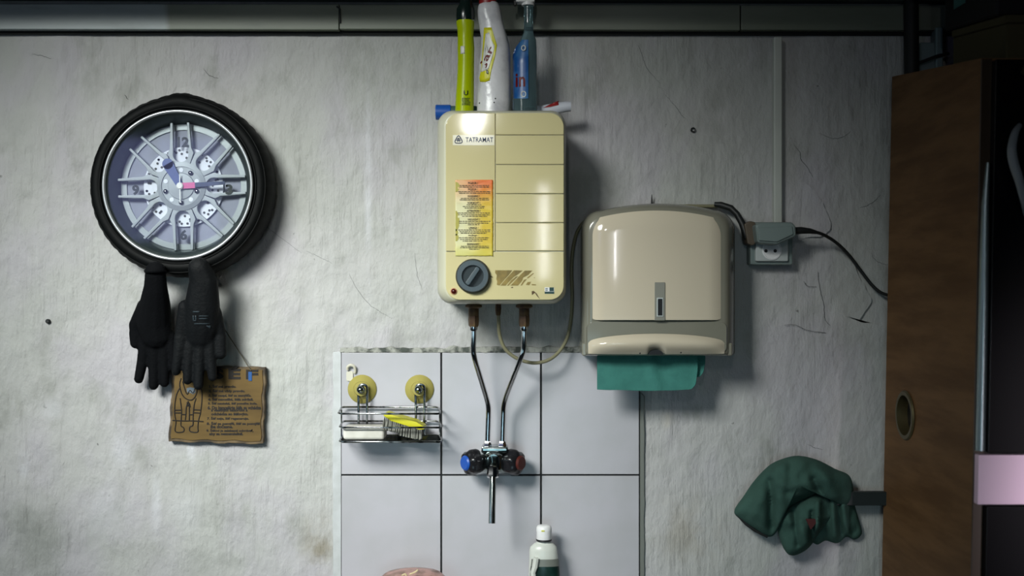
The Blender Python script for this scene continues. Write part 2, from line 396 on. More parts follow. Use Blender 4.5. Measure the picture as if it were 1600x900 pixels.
def loft(secs, bm=None, cap=True):
    b = bmesh.new(); rings = [[b.verts.new(p) for p in s] for s in secs]; n = len(rings[0])
    for a, c in zip(rings, rings[1:]):
        for i in range(n): b.faces.new((a[i], a[(i + 1) % n], c[(i + 1) % n], c[i]))
    if cap: b.faces.new(rings[0][::-1]); b.faces.new(rings[-1])
    bmesh.ops.recalc_face_normals(b, faces=b.faces)
    return join(bm, b)
def rrect(x0, y0, x1, y1, r, n=6):
    """rounded rectangle outline; r = one radius or (tl, tr, br, bl)"""
    if not isinstance(r, tuple): r = (r,) * 4
    out = []
    for (cx, cy, rr, a0) in ((x0 + r[0], y0 + r[0], r[0], PI), (x1 - r[1], y0 + r[1], r[1], 1.5 * PI), (x1 - r[2], y1 - r[2], r[2], 0), (x0 + r[3], y1 - r[3], r[3], .5 * PI)):
        if rr < 0.01: out.append((cx, cy)); continue
        for i in range(n + 1):
            a = a0 + .5 * PI * i / n; out.append((cx + rr * math.cos(a), cy + rr * math.sin(a)))
    return out
def frame_of(ax):
    ax = Vector(ax).normalized(); u = ax.orthogonal().normalized()
    if abs(ax.y) > 0.99: u = Vector((1, 0, 0))
    return ax, u, ax.cross(u).normalized()
def lathe(prof, org, ax, n=32, bm=None, closed=False, rf=None, cap=True):
    """profile [(radius, along)] turned round axis ax through org; rf(angle, k) scales radius"""
    ax, u, v = frame_of(ax); org = Vector(org); b = bmesh.new(); rings = []
    for k, (r, t) in enumerate(prof):
        ring = []
        for i in range(n):
            a = 2 * PI * i / n; rr = r * (rf(a, k) if rf else 1)
            ring.append(b.verts.new(org + ax * t + (u * math.cos(a) + v * math.sin(a)) * max(rr, 1e-5)))
        rings.append(ring)
    pairs = list(zip(rings, rings[1:])) + ([(rings[-1], rings[0])] if closed else [])
    for a, c in pairs:
        for i in range(n): b.faces.new((a[i], a[(i + 1) % n], c[(i + 1) % n], c[i]))
    if cap and not closed:
        b.faces.new(rings[0][::-1]); b.faces.new(rings[-1])
    bmesh.ops.recalc_face_normals(b, faces=b.faces)
    return join(bm, b)
def catmull(pts, n=8, closed=False):
    out = []; m = len(pts)
    for i in range(m if closed else m - 1):
        p = [Vector(pts[(i + j) % m] if closed else pts[min(max(i + j, 0), m - 1)]) for j in (-1, 0, 1, 2)]
        for k in range(n):
            t = k / n
            out.append(0.5 * ((2 * p[1]) + (p[2] - p[0]) * t + (2 * p[0] - 5 * p[1] + 4 * p[2] - p[3]) * t * t + (3 * p[1] - p[0] - 3 * p[2] + p[3]) * t ** 3))
    if not closed: out.append(Vector(pts[-1]))
    return out
def tube(pts, r, n=8, bm=None, closed=False, flat=None):
    pts = [Vector(p) for p in pts]; m = len(pts); b = bmesh.new(); rings = []
    t0 = (pts[1] - pts[0]).normalized(); u = t0.orthogonal().normalized()
    for i, p in enumerate(pts):
        if closed: t = (pts[(i + 1) % m] - pts[i - 1])
        else: t = pts[min(i + 1, m - 1)] - pts[max(i - 1, 0)]
        t.normalize(); u = (u - t * u.dot(t)).normalized(); w = t.cross(u)
        rr = r[i] if isinstance(r, (list, tuple)) else r
        rings.append([b.verts.new(p + (u * math.cos(2 * PI * k / n) + w * math.sin(2 * PI * k / n)) * rr) for k in range(n)])
    prs = list(zip(rings, rings[1:])) + ([(rings[-1], rings[0])] if closed else [])
    for a, c in prs:
        for i in range(n): b.faces.new((a[i], a[(i + 1) % n], c[(i + 1) % n], c[i]))
    if not closed: b.faces.new(rings[0][::-1]); b.faces.new(rings[-1])
    bmesh.ops.recalc_face_normals(b, faces=b.faces)
    return join(bm, b)
def ptube(pts, d, r, n=8, bm=None, sm=0, closed=False):
    q = [P(p[0], p[1], p[2] if len(p) > 2 else d) for p in pts]
    if sm: q = catmull(q, sm, closed)
    return tube(q, r, n, bm, closed)
def ball(c, r, bm=None, sc=(1, 1, 1), sub=2):
    b = bmesh.new(); bmesh.ops.create_icosphere(b, subdivisions=sub, radius=r, matrix=Matrix.Translation(Vector(c)) @ Matrix.Diagonal((*sc, 1)))
    return join(bm, b)
def bake(bm, mods):
    """apply modifiers [(type, {props})] to a bmesh and give a mesh back"""
    me = bpy.data.meshes.new('bake'); bm.to_mesh(me); bm.free()
    o = bpy.data.objects.new('bake', me); COL.objects.link(o)
    for t, pr in mods:
        md = o.modifiers.new(t, t)
        for k, v in pr.items(): setattr(md, k, v)
    dg = bpy.context.evaluated_depsgraph_get(); res = bpy.data.meshes.new_from_object(o.evaluated_get(dg))
    bpy.data.objects.remove(o); bpy.data.meshes.remove(me)
    return res
def text_me(s, px, py, w, d, th=0.0004, h=None, bold=0.0, rot=0.0, shear=0.0, space=1.0):
    """lettering as a flat mesh facing the room, centred on pixel (px,py), w pixels wide"""
    c = bpy.data.curves.new('txt', 'FONT'); c.body = s; c.align_x = 'CENTER'; c.align_y = 'CENTER'; c.extrude = 0.01; c.offset = bold
    c.resolution_u = 3; c.shear = shear; c.space_character = space
    o = bpy.data.objects.new('txt', c); COL.objects.link(o)
    dg = bpy.context.evaluated_depsgraph_get(); me = bpy.data.meshes.new_from_object(o.evaluated_get(dg))
    bpy.data.objects.remove(o); bpy.data.curves.remove(c)
    xs = [v.co.x for v in me.vertices]; ys = [v.co.y for v in me.vertices]
    k = S * (D - d) / D; sx = w * k / (max(xs) - min(xs)); sy = sx if h is None else h * k / (max(ys) - min(ys))
    cx = (max(xs) + min(xs)) / 2; cy = (max(ys) + min(ys)) / 2; ct = P(px, py, d)
    for v in me.vertices:
        a, b_ = (v.co.x - cx) * sx, (v.co.y - cy) * sy
        a, b_ = a * math.cos(rot) - b_ * math.sin(rot), a * math.sin(rot) + b_ * math.cos(rot)
        v.co = (ct.x + a, -d - (v.co.z / 0.01) * th, ct.z + b_)
    return me
def text(name, s, px, py, w, d, mat, parent, **kw):
    return obj_me(name, text_me(s, px, py, w, d, **kw), mat, parent, 180)

# ------------------------------------------------------------------ the setting
def wall_relief(x, z):
    v = Vector((x, 0, z))
    h = 0.0030 * noise.noise(v * 3.0) + 0.0016 * noise.noise(v * 9.0 + Vector((5, 0, 2)))
    h += 0.0011 * noise.noise(Vector((x * 30, 3, z * 9))) + 0.0007 * noise.noise(Vector((x * 60, 7, z * 30)))
    return max(-0.003, min(0.003, h))
def build_wall():
    nx, nz = 480, 300; x0, x1, z0, z1 = -1.75, 1.75, 0.0, 2.05
    vs = []; fs = []
    for j in range(nz + 1):
        for i in range(nx + 1):
            x = x0 + (x1 - x0) * i / nx; z = z0 + (z1 - z0) * j / nz
            vs.append((x, -wall_relief(x, z) + 0.002, z))
    for j in range(nz):
        for i in range(nx):
            a = j * (nx + 1) + i; fs.append((a, a + 1, a + nx + 2, a + nx + 1))
    n0 = len(vs)          # a back and rim give the plaster its thickness
    c = [(x0, .1, z0), (x1, .1, z0), (x1, .1, z1), (x0, .1, z1)]; vs += c
    fs.append((n0 + 3, n0 + 2, n0 + 1, n0))
    fs.append(tuple(range(0, nx + 1))[::-1] + (n0, n0 + 1)); fs.append(tuple(nz * (nx + 1) + i for i in range(nx + 1)) + (n0 + 2, n0 + 3))
    fs.append(tuple(j * (nx + 1) for j in range(nz + 1)) + (n0 + 3, n0)); fs.append(tuple(j * (nx + 1) + nx for j in range(nz + 1))[::-1] + (n0 + 1, n0 + 2))
    me = bpy.data.meshes.new('wall_back'); me.from_pydata(vs, [], fs)
    return obj_me('wall_back', me, 'wall', None, 60, Vector((0, 0, 0)))
wall = struct(build_wall())
def room_box(name, lo, hi, mat): return struct(obj(name, box(lo, hi), mat))
room_box('floor', (-2.75, -4.3, -0.1), (1.95, 0.1, 0), 'floor')
room_box('ceiling', (-2.75, -4.3, 2.75), (1.95, 0.1, 2.85), 'ceiling')
room_box('wall_left', (-2.85, -4.3, 0), (-2.75, 0.1, 2.75), 'room')
room_box('wall_right', (1.85, -4.3, 0), (1.95, 0.1, 2.75), 'room')
room_box('wall_front', (-2.85, -4.4, 0), (1.95, -4.3, 2.75), 'room')
win = struct(obj('window_1', box((-2.45, -4.30, 1.72), (-1.70, -4.285, 2.32)), 'pane'))
fr = bmesh.new()
for (a, b_) in (((-2.49, 1.68), (-1.66, 1.72)), ((-2.49, 2.32), (-1.66, 2.36)), ((-2.49, 1.72), (-2.45, 2.32)), ((-1.70, 1.72), (-1.66, 2.32)), ((-2.09, 1.72), (-2.06, 2.32))):
    box((a[0], -4.30, a[1]), (b_[0], -4.27, b_[1]), 0.003, 1, fr)
obj('window_frame', fr, 'winframe', win)

# wall behind the boards, boards under the ceiling line
room_box('wall_upper', (-1.75, 0.0, 2.05), (1.75, 0.1, 2.75), 'room')
t1 = struct(_put('trim_1', None, None, P(800, 47)))
for a, b_, yo in ((-420, 529.5, 0), (530.5, 1156.5, .5), (1158, 2100, 1.5)):
    obj('board', prism([(a, 6 + yo), (b_, 6 + yo), (b_, 46.5 + yo), (a, 45 + yo)], 0.003, 0.022, 0.002, 2), 'trim', t1, origin=Vector((0, 0, 0)))
obj('shade_strip', prism([(-420, 40), (2100, 45), (2100, 56), (-420, 53)], 0.0, 0.006), 'gapshade', t1)  # dark strip deepening the soft shadow line below the boards
ob = bmesh.new(); ptube([(526, 10), (531, 14), (531.5, 36)], 0.024, 0.0018, 6, ob)
obj('cable_stub', ob, 'cableblack', t1)
struct(obj('trim_2', prism([(-420, -100), (2100, -100), (2100, 9), (-420, 1)], 0.0, 0.17, 0.004, ref=0.0), 'ledge'))
t3 = prism([(1209.5, 57), (1222.5, 57), (1222.5, 349), (1209.5, 349)], 0.0, 0.018, 0.0025, 3)
struct(obj('trim_3', t3, 'trunking'))

# tiles
TD = 0.008
g = prism([(531.5, 549), (999.5, 549), (999.5, 1132), (531.5, 1132)], 0.0, 0.0045)
obj('grout_bed', g, 'grout', wall, label='black grout between the tiles')
cols = ((533.5, 688.2), (690.8, 844), (846.8, 998.5)); rows = ((551, 741), (743.6, 936), (938.6, 1131))
for (a, b_) in cols:
    for (c, e) in rows:
        j = random.uniform(-0.0004, 0.0004)
        obj('tile', pbox(a, c, b_, e, 0.003, TD + j, 0.0012, 2), 'tile', wall)
mb = bmesh.new(); pts_t = []; pts_b = []
for i in range(120):
    x = 531 + (1000 - 531) * i / 119
    pts_t.append((x, 543.5 + 3.0 * noise.noise(Vector((x * .06, 0, 0))) - (1 if x > 700 else 0) * 1.5)); pts_b.append((x, 551 + 1.6 * noise.noise(Vector((x * .11, 4, 0)))))
obj('mortar_strip', prism(pts_t + pts_b[::-1], 0.0, 0.0085, 0.001, 1), 'mould', wall, label='mouldy mortar along the top of the tiles')
lft = [(533, 549), (533, 1000), (519, 1000)] + [(520 + 2.2 * noise.noise(Vector((y * .03, 1, 0))), y) for y in range(990, 548, -10)]
obj('plaster_fillet', prism(lft, 0.0, 0.0055, 0.0015, 2), 'fillet', wall)
rgt = [(1000, 612), (1000, 1000), (1008, 1000)] + [(1007 + 2 * noise.noise(Vector((y * .03, 6, 0))), y) for y in range(990, 612, -10)]
obj('plaster_fillet', prism(rgt, 0.0, 0.004, 0.001, 1), 'greyband', wall)

# loose plaster layers and cracks at the right
def rough(pts, a=1.4, n=5):
    q = catmull([Vector((x, 0, y)) for x, y in pts], n, True)
    return [(v.x + a * noise.noise(v * .35), v.z + a * noise.noise(v * .4 + Vector((9, 0, 0)))) for v in q]
def flake(pts, dfun):
    """loose plaster layer: proud along its broken edge, running out into the wall elsewhere"""
    q = rough(pts); cx = sum(p[0] for p in q) / len(q); cy = sum(p[1] for p in q) / len(q); b = bmesh.new(); n = len(q)
    rings = [[b.verts.new(P(cx + (x - cx) * t, cy + (y - cy) * t, dfun(cx + (x - cx) * t, cy + (y - cy) * t))) for x, y in q] for t in (.3, .55, .75, .9, .97, 1)]
    rings.append([b.verts.new(P(x, y, -.008)) for x, y in q]); c = b.verts.new(P(cx, cy, dfun(cx, cy)))
    for i in range(n): b.faces.new((c, rings[0][i], rings[0][(i + 1) % n]))
    for a_, e_ in zip(rings, rings[1:]):
        for i in range(n): b.faces.new((a_[i], e_[i], e_[(i + 1) % n], a_[(i + 1) % n]))
    b.faces.new(rings[-1][::-1])
    obj('plaster_flake', b, 'wall', wall, 50, Vector((0, 0, 0)))
flake([(1226, 292), (1250, 283), (1274, 300), (1288, 322), (1298, 352), (1286, 368), (1256, 372), (1240, 385), (1228, 350)], lambda x, y: -.006 + .010 * max(0, min(1, (x - 1232) / 40)))
flake([(1230, 420), (1290, 397), (1330, 407), (1342, 432), (1361, 466), (1356, 480), (1344, 502), (1366, 506), (1386, 522), (1396, 580), (1330, 600), (1285, 590), (1250, 540), (1230, 470)], lambda x, y: -.006 + .0105 * max(0, min(1, (x - 1240) / 60)) * max(0, min(1, (585 - y) / 70)))
def crack(pts, r=0.0007):
    r *= 0.5
    q = []
    for x, y in [(v.x, v.z) for v in catmull([Vector((x, 0, y)) for x, y in pts], 8)]:
        jx = x + 1.5 * noise.noise(Vector((x * .3, y * .3, 0))); jy = y + 1.5 * noise.noise(Vector((x * .3, y * .3, 8)))
        p = P(jx, jy); q.append(Vector((p.x, -0.0005 - 0.0 + (0.002 - wall_relief(p.x, p.z)), p.z)))
    obj('crack', tube(q, [r * (0.35 + 0.65 * math.sin(PI * (i + .5) / len(q))) for i in range(len(q))], 5), 'crack', wall)
crack([(1241, 226), (1250, 238), (1252, 250), (1262, 262), (1270, 277)], 0.0011)
for p_ in ([(1278, 425), (1281, 452), (1287, 475), (1289, 498), (1297, 509)], [(1256, 440), (1262, 447), (1276, 448)], [(1226, 508), (1243, 508), (1262, 516), (1290, 520)]):
    q = [P(x + 1.2 * noise.noise(Vector((x * .3, y * .3, 0))), y, 0.0040) for x, y in [(v.x, v.z) for v in catmull([Vector((x, 0, y)) for x, y in p_], 6)]]
    obj('crack', tube(q, 0.0004, 5), 'crack', wall)
crack([(997, 70), (1003, 85), (1012, 108), (1032, 130)]); crack([(1040, 148), (1055, 165), (1064, 178), (1072, 186)])
crack([(1330, 205), (1315, 215), (1300, 216), (1280, 208)]); crack([(1376, 305), (1362, 318), (1345, 324)], 0.0009); crack([(1362, 395), (1370, 408), (1388, 414)])
crack([(545, 428), (560, 455), (580, 478), (612, 498)], 0.0006); crack([(648, 395), (652, 430), (660, 452)], 0.0005); crack([(405, 345), (430, 365), (470, 395)], 0.0005)
crack([(478, 392), (500, 402), (520, 412)], 0.0004); crack([(1262, 694), (1274, 700), (1286, 703)], 0.0007)
crack([(50, 85), (62, 86), (80, 92)], 0.0008); crack([(195, 148), (200, 155)], .0012); crack([(318, 106), (326, 117), (340, 122)], .001)

# ------------------------------------------------------------------ tyre clock
CX, CY = 283, 291
kc = S * (D - 0.055) / D
def cpt(r, a, d):    # polar point on the clock, r in pixels, a counter-clockwise from 3 o'clock
    c = P(CX, CY, 0.055); return Vector((c.x + r * kc * math.cos(a), -d, c.z + r * kc * math.sin(a)))
c0 = P(CX, CY, 0.055); corg = Vector((c0.x, 0, c0.z))
clock = thing('wall_clock', (c0.x, 0, c0.z), 'round wall clock shaped like a black tyre with silver alloy rim', 'clock')
def clathe(prof, n=96, rf=None, closed=False, cap=True): return lathe([(r * kc, d) for r, d in prof], corg, (0, -1, 0), n, None, closed, rf, cap)
def tread(a, k):
    da = (a - 1.5 * PI + PI) % (2 * PI) - PI       # lathe angle of the top of the clock
    da2 = (a - 0.5 * PI + PI) % (2 * PI) - PI
    top = da2 if TOPSIGN > 0 else da
    s = 1 + 0.030 * math.exp(-(top / 0.17) ** 2) * (1 if k >= 3 else 0.3)
    if 5 <= k <= 8 and int(round(a / (2 * PI) * 144)) % 3 == 0: s *= 0.993
    return s
_ax, _u, _v = frame_of((0, -1, 0)); TOPSIGN = 1 if _v.z > 0 else -1
tyre = clathe([(110, .050), (113, .064), (118, .074), (125, .079), (132, .077), (138, .069), (142, .056), (143, .040), (143, .022), (140, .008), (134, .003), (110, .003)], 144, tread, True)
tyre_o = obj('tyre', tyre, 'rubber', clock, 50)
for r in (121, 135):
    d_ = .0782 if r == 121 else .0742
    obj('sidewall_rib', lathe([(kc * (r + 1.1 * math.cos(t)), d_ + kc * 1.1 * math.sin(t)) for t in [2 * PI * i / 6 for i in range(6)]], corg, (0, -1, 0), 96, None, True), 'rubber', tyre_o)
obj('rim_ring', lathe([(kc * (114.5 + 2.6 * math.cos(t)), .0765 + .004 * math.sin(t)) for t in [2 * PI * i / 10 for i in range(10)]], corg, (0, -1, 0), 96, None, True), 'rim', clock, 80)
obj('rim_barrel', clathe([(112, .076), (104, .062), (100, .040), (100, .034), (103, .034), (111, .060)], 96, None, True), 'rimin', clock, 30)
obj('dial', clathe([(101, .026), (101, .034), (0.01, .034)], 96), 'dial', clock, 30)
obj('dial_ring', clathe([(99, .034), (99, .037), (90, .037), (90, .034)], 96, None, True), 'dialring', clock, 30)
disc = obj('brake_disc', clathe([(62.5, .035), (62.5, .0395), (30, .0395), (30, .035)], 72, None, True), 'disc', clock, 30)
vb = bmesh.new()
for k in range(40):
    a = 2 * PI * k / 40 + 0.05
    for r in (46 + (k % 3) * 6, 58 - (k % 2) * 3):
        lathe([(2.0 * kc, 0), (2.0 * kc, .0008)], cpt(r, a + (0.06 if r > 55 else 0), .0395) , (0, -1, 0), 8, vb)
obj('vent_holes', vb, 'black', disc, kind='stuff')
# forked spokes: a U-shaped fork for each of the eight hours shown, plus the web between
def polyprism(pts, d0, d1, bev=0.0):
    b = bmesh.new(); va = [b.verts.new((p.x, -d1, p.z)) for p in pts]; vb_ = [b.verts.new((p.x, -d0, p.z)) for p in pts]; n = len(pts)
    b.faces.new(va); b.faces.new(vb_[::-1])
    for i in range(n): b.faces.new((va[i], vb_[i], vb_[(i + 1) % n], va[(i + 1) % n]))
    bmesh.ops.recalc_face_normals(b, faces=b.faces); bevel(b, bev, 2); return b
for k in range(8):
    a = k * PI / 4 + 0.03; ca, sa = math.cos(a), math.sin(a)
    def L(r, t): p = corg; return Vector((p.x + kc * (r * ca - t * sa), 0, p.z + kc * (r * sa + t * ca)))
    out = [L(100, 15.0), L(100, 11.0), L(56, 11.5)]
    out += [L(50 - 12 * math.sin(t), 12 * math.cos(t)) for t in [PI * i / 10 for i in range(11)]]
    out += [L(56, -11.5), L(100, -11.0), L(100, -15.0), L(60, -17.0), L(52, -20.5)]
    tn = math.tan(PI / 8)
    out += [L(33, -33 * tn), L(33, 33 * tn), L(52, 20.5), L(60, 17.0)]
    obj('spoke', polyprism(out, .044, .052, .0012), 'spoke', clock, 30)
hub = obj('hub', clathe([(38, .046), (38, .0535), (31, .0555), (30.5, .0535), (21, .0535), (20, .056), (0.01, .0575)], 64), 'spoke', clock, 30)
for k in range(5):
    a = 2 * PI * k / 5 + 0.95
    obj('bolt', lathe([(3.6 * kc, 0), (3.6 * kc, .003), (1.5 * kc, .0045), (.01 * kc, .0045)], cpt(25.5, a, .0535), (0, -1, 0), 12), 'chrome', hub)
    obj('bolt_hole', lathe([(3.4 * kc, 0), (3.4 * kc, .0008)], cpt(25.5, a + PI / 5, .0535), (0, -1, 0), 12), 'disc', hub)
for s, x, y, w in (('12', 286, 222, 18), ('3', 358, 296, 11), ('6', 287, 367, 11), ('9', 212, 297, 11)):
    text('numeral', s, x, y, w, .0528, 'numeral', clock, th=.0005, h=16, bold=.045)
def hand(name, a, r0, r1, w0, w1, d, mat, par=clock):
    ca, sa = math.cos(a), math.sin(a)
    def L(r, t): return Vector((corg.x + kc * (r * ca - t * sa), 0, corg.z + kc * (r * sa + t * ca)))
    return obj(name, polyprism([L(r0, -w0), L(r1, -w1), L(r1, w1), L(r0, w0)], d, d + .0012), mat, par)
hh = hand('hour_hand', math.radians(120), 4, 40, 5.5, 8.5, .0585, 'handblue')
ca = cpt(40, math.radians(120), .0585); obj('hour_hand_tip', lathe([(8.5 * kc, 0), (8.5 * kc, .0012)], ca, (0, -1, 0), 20), 'handblue', hh)
mh = hand('minute_hand', math.radians(4), 22, 70, 3.6, 2.6, .0605, 'handnavy')
hand('red_base', math.radians(3), 3, 23, 4.6, 4.6, .0606, 'handred', mh)
hand('second_hand', math.radians(91), -26, 18, .7, .7, .0625, 'white')
obj('centre_pin', lathe([(5.4 * kc, .0575), (5.4 * kc, .064), (4 * kc, .066), (.01 * kc, .066)], corg, (0, -1, 0), 20), 'white', clock)
obj('glass', clathe([(112, .0705), (112, .0722), (0.01, .0722)], 64), 'glass', clock, 30)

# ------------------------------------------------------------------ gloves
def glove_mesh(chains, d, flat=0.62, voxel=0.0026):
    bm = bmesh.new()
    for ch in chains:
        for (a, b_) in zip(ch, ch[1:]):
            n = max(2, int(math.hypot(b_[0] - a[0], b_[1] - a[1]) / 2.5))
            for i in range(n + 1):
                t = i / n; x = a[0] + (b_[0] - a[0]) * t; y = a[1] + (b_[1] - a[1]) * t; r = a[2] + (b_[2] - a[2]) * t
                dd = (a[3] if len(a) > 3 else d) * (1 - t) + (b_[3] if len(b_) > 3 else d) * t
                rm = r * S; f = min(1.0, flat if rm > .012 else 0.9 if rm < .009 else flat + (0.9 - flat) * (0.012 - rm) / 0.003)
                ball(P(x, y, dd), rm * (1.12 if rm < .0125 else 1.0), bm, (1, f, 1), 2)
    return bake(bm, [('REMESH', {'mode': 'VOXEL', 'voxel_size': voxel}), ('SMOOTH', {'factor': .5, 'iterations': 3})])
gl = thing('work_glove', P(237, 609, .03), 'black knitted work glove hanging left under the tyre clock, thumb to the left', 'glove', 'gloves under the clock')
obj_me('body', glove_mesh([
    [(243, 424, 16, .092), (243, 448, 18, .080), (242, 475, 24, .060), (240, 500, 28, .045), (244, 520, 25, .040)],
    [(226, 478, 12, .055), (212, 508, 11, .04), (212, 536, 8, .034)],
    [(227, 528, 9, .036), (223, 562, 8, .030), (217, 592, 6.8, .028)],
    [(241, 535, 9, .036), (240.5, 575, 8, .03), (240, 602, 7.0, .028)],
    [(256, 535, 8, .036), (257, 572, 7.2, .03), (257, 598, 6.6, .028)],
    [(266, 525, 7.5, .038), (270, 550, 6.8, .034), (271, 574, 5.8, .03)]], .04), 'knit', gl, 180)
obj('cuff_hem', lathe([(.0205, 0), (.0215, .003), (.0205, .006)], P(243, 426, .092) , (0, 0, 1), 24, None, False), 'knit', gl)
gr = thing('work_glove', P(310, 609, .04), 'black coated work glove hanging right under the clock, faint print on its back', 'glove', 'gloves under the clock')
gbody = obj_me('body', glove_mesh([
    [(311, 419, 17, .100), (318, 440, 22, .092), (316, 475, 27, .080), (315, 502, 29, .068), (313, 522, 25, .062)],
    [(334, 490, 13, .07), (343, 520, 10, .062), (345, 552, 8.5, .058)],
    [(290, 480, 12, .078), (283, 520, 10, .07), (279, 555, 8, .066), (275, 580, 6.5, .062)],
    [(297, 538, 8.5, .066), (294, 572, 7.6, .062), (293, 594, 6.6, .06)],
    [(312, 540, 8.5, .066), (311, 578, 7.8, .062), (310, 602, 7, .06)],
    [(327, 535, 8.5, .064), (330, 566, 7.6, .06), (332, 589, 6.6, .058)]], .06), 'glovedip', gr, 180)
for (x0, y0, x1, y1) in ((303, 486, 314, 488), (302, 493, 304, 501), (306, 493, 308, 501), (302, 500.2, 308, 501.5), (312, 493, 327, 494.5), (312, 497, 325, 498.5), (304, 505, 328, 506.5)):
    decal('print', [(x0, y0), (x1, y0), (x1, y1), (x0, y1)], .09, gbody, 'gloveprint', gr, .0006, 2)
decal('print', [(322, 509), (329, 509), (327, 514)], .09, gbody, 'gloveprint', gr, .0006, 2)

# ------------------------------------------------------------------ wooden plaque
PD = .016
plq = thing('wooden_plaque', P(338, 694, .01), 'small brown wooden plaque with scorched edges and burnt lettering hanging under the gloves', 'sign')
def wavy(p0, p1, n, a, ph):
    out = []
    for i in range(n):
        t = i / n; x = p0[0] + (p1[0] - p0[0]) * t; y = p0[1] + (p1[1] - p0[1]) * t
        dx, dy = p1[0] - p0[0], p1[1] - p0[1]; l = math.hypot(dx, dy); w = a * math.sin(t * n * 0.9 + ph) + a * noise.noise(Vector((x * .2, y * .2, ph)))
        out.append((x - dy / l * w, y + dx / l * w))
    return out
def plaque_outline(ins): 
    c = [(270 + ins, 571 + ins), (415 - ins, 574 + ins), (411 - ins, 694 - ins), (263 + ins, 690 - ins)]
    return wavy(c[0], c[1], 22, .9, 0) + wavy(c[1], c[2], 20, .9, 1) + wavy(c[2], c[3], 22, .9, 2) + wavy(c[3], c[0], 20, .9, 3)
obj('scorched_edge', prism(plaque_outline(0), 0.001, PD - .002, .001, 2), 'scorch', plq)
obj('board', prism(plaque_outline(4.0), PD - .004, PD, .0012, 2), 'wood', plq)
st = bmesh.new(); ptube([(392, 579, PD + .002), (372, 547, .010), (352, 516, .006), (338, 497, .004)], .01, .0011, 6, st); ptube([(338, 497, .004), (318, 520, .008), (285, 578, PD + .002)], .01, .0011, 6, st)
obj('string', st, 'string', plq)
for s, x, w in (('Š', 341, 17), ('É', 366.5, 19), ('F', 394, 19)):
    text('letter', s, x, 585 if s == 'F' else 582.5, w, PD, 'burnt', plq, h=15 if s == 'F' else 20, bold=.05, th=.0008)
obj('letter_fill', pbox(388, 581, 393.5, 595, PD, PD + .0012), 'burntblue', plq)
lines = [(0, '1. Šéf má pravdu.', 327, 369, 604), (0, '2. Šéf má vždy pravdu.', 326, 383, 611), (0, '3. Šéf nespí, šéf sa zamýšľa.', 325.5, 393, 617), (0, '4. Šéf nemešká, šéfa zdržali.', 325, 396, 623),
         (0, '5. Šéf neuteká, šéf pomáha inde.', 325, 402, 629.5), (0, '6. Do kancelárie šéfa sa vchádza', 324.5, 408, 636), (1, 's vlastným názorom a', 330, 387, 641.5), (1, 'odchádza so šéfovým.', 330, 388, 647.5),
         (0, '7. Šéf neje, šéf regeneruje.', 323.5, 389, 654), (0, '8. Šéf sa nemýli, šéf sa pomýlil', 323, 406, 661), (1, 'iba dočasne.', 329, 364, 666.5), (0, '9. Šéfovi je zakázané odvrávať,', 322.5, 396, 672), (1, 'aby sa nezosmiešnil.', 327, 380, 678.5)]
for _, s, x0, x1, y in lines:
    text('text_line', s, (x0 + x1) / 2, y + (1 if x1 > 390 else 0), x1 - x0, PD, 'burnt', plq, h=5.8, bold=.05, th=.0005)
def zp(pts): return [(255 + x / 6.43, 560 + y / 6.43) for x, y in pts]
fg = bmesh.new()
for pl in ([(165, 300), (135, 360), (118, 450), (115, 530), (118, 580), (128, 640), (122, 735), (200, 738), (207, 700), (180, 680), (178, 640), (182, 580), (184, 520), (176, 450), (170, 400)],
           [(330, 400), (312, 460), (303, 540), (300, 600), (298, 670), (268, 690), (272, 735), (345, 740), (348, 690), (355, 620), (372, 560), (378, 520), (388, 430), (388, 340), (375, 300)],
           [(180, 200), (165, 260), (180, 340), (215, 395), (270, 420), (310, 400), (335, 350), (340, 300)], [(92, 622), (200, 628), (300, 628), (405, 635)], [(250, 430), (232, 490), (228, 560), (222, 618)], [(250, 430), (262, 490), (262, 620)],
           [(112, 520), (182, 520)], [(110, 548), (182, 548)], [(302, 515), (378, 520)], [(300, 545), (376, 550)], [(185, 562), (228, 566)], [(262, 566), (300, 566)], [(240, 440), (245, 480), (262, 450), (272, 490)], [(195, 230), (215, 300), (240, 360), (270, 320), (300, 350), (320, 300)]):
    ptube(zp(pl), PD + .0003, .0012, 6, fg, 4)
obj('drawing', fg, 'burnt', plq, label='burnt line drawing of a stooping man')
obj('drawing_moustache', prism(zp([(235, 300), (270, 290), (320, 300), (325, 340), (300, 360), (270, 345), (240, 340)]), PD, PD + .0008), 'greyblue', plq)

# ------------------------------------------------------------------ water heater
HF = .200
heater = thing('water_heater', P(785, 475, .1), 'cream wall-mounted electric water heater with dial and warning label', 'water heater')
def hsec(d, x0, y0, x1, y1, r): return [P(x, y, d) for x, y in rrect(x0, y0, x1, y1, r, 8)]
body = loft([hsec(.002, 690, 192, 876, 473, 22), hsec(.165, 683.5, 173, 884.5, 475, 24), hsec(.180, 684.5, 173.5, 884, 474.5, 24), hsec(.190, 688, 174.5, 883, 472.5, 24), hsec(.1965, 692.5, 176, 881.5, 470, 24), hsec(.198, 696, 178, 879, 468, 22)])
obj('casing', body, 'enamelside', heater, 40)
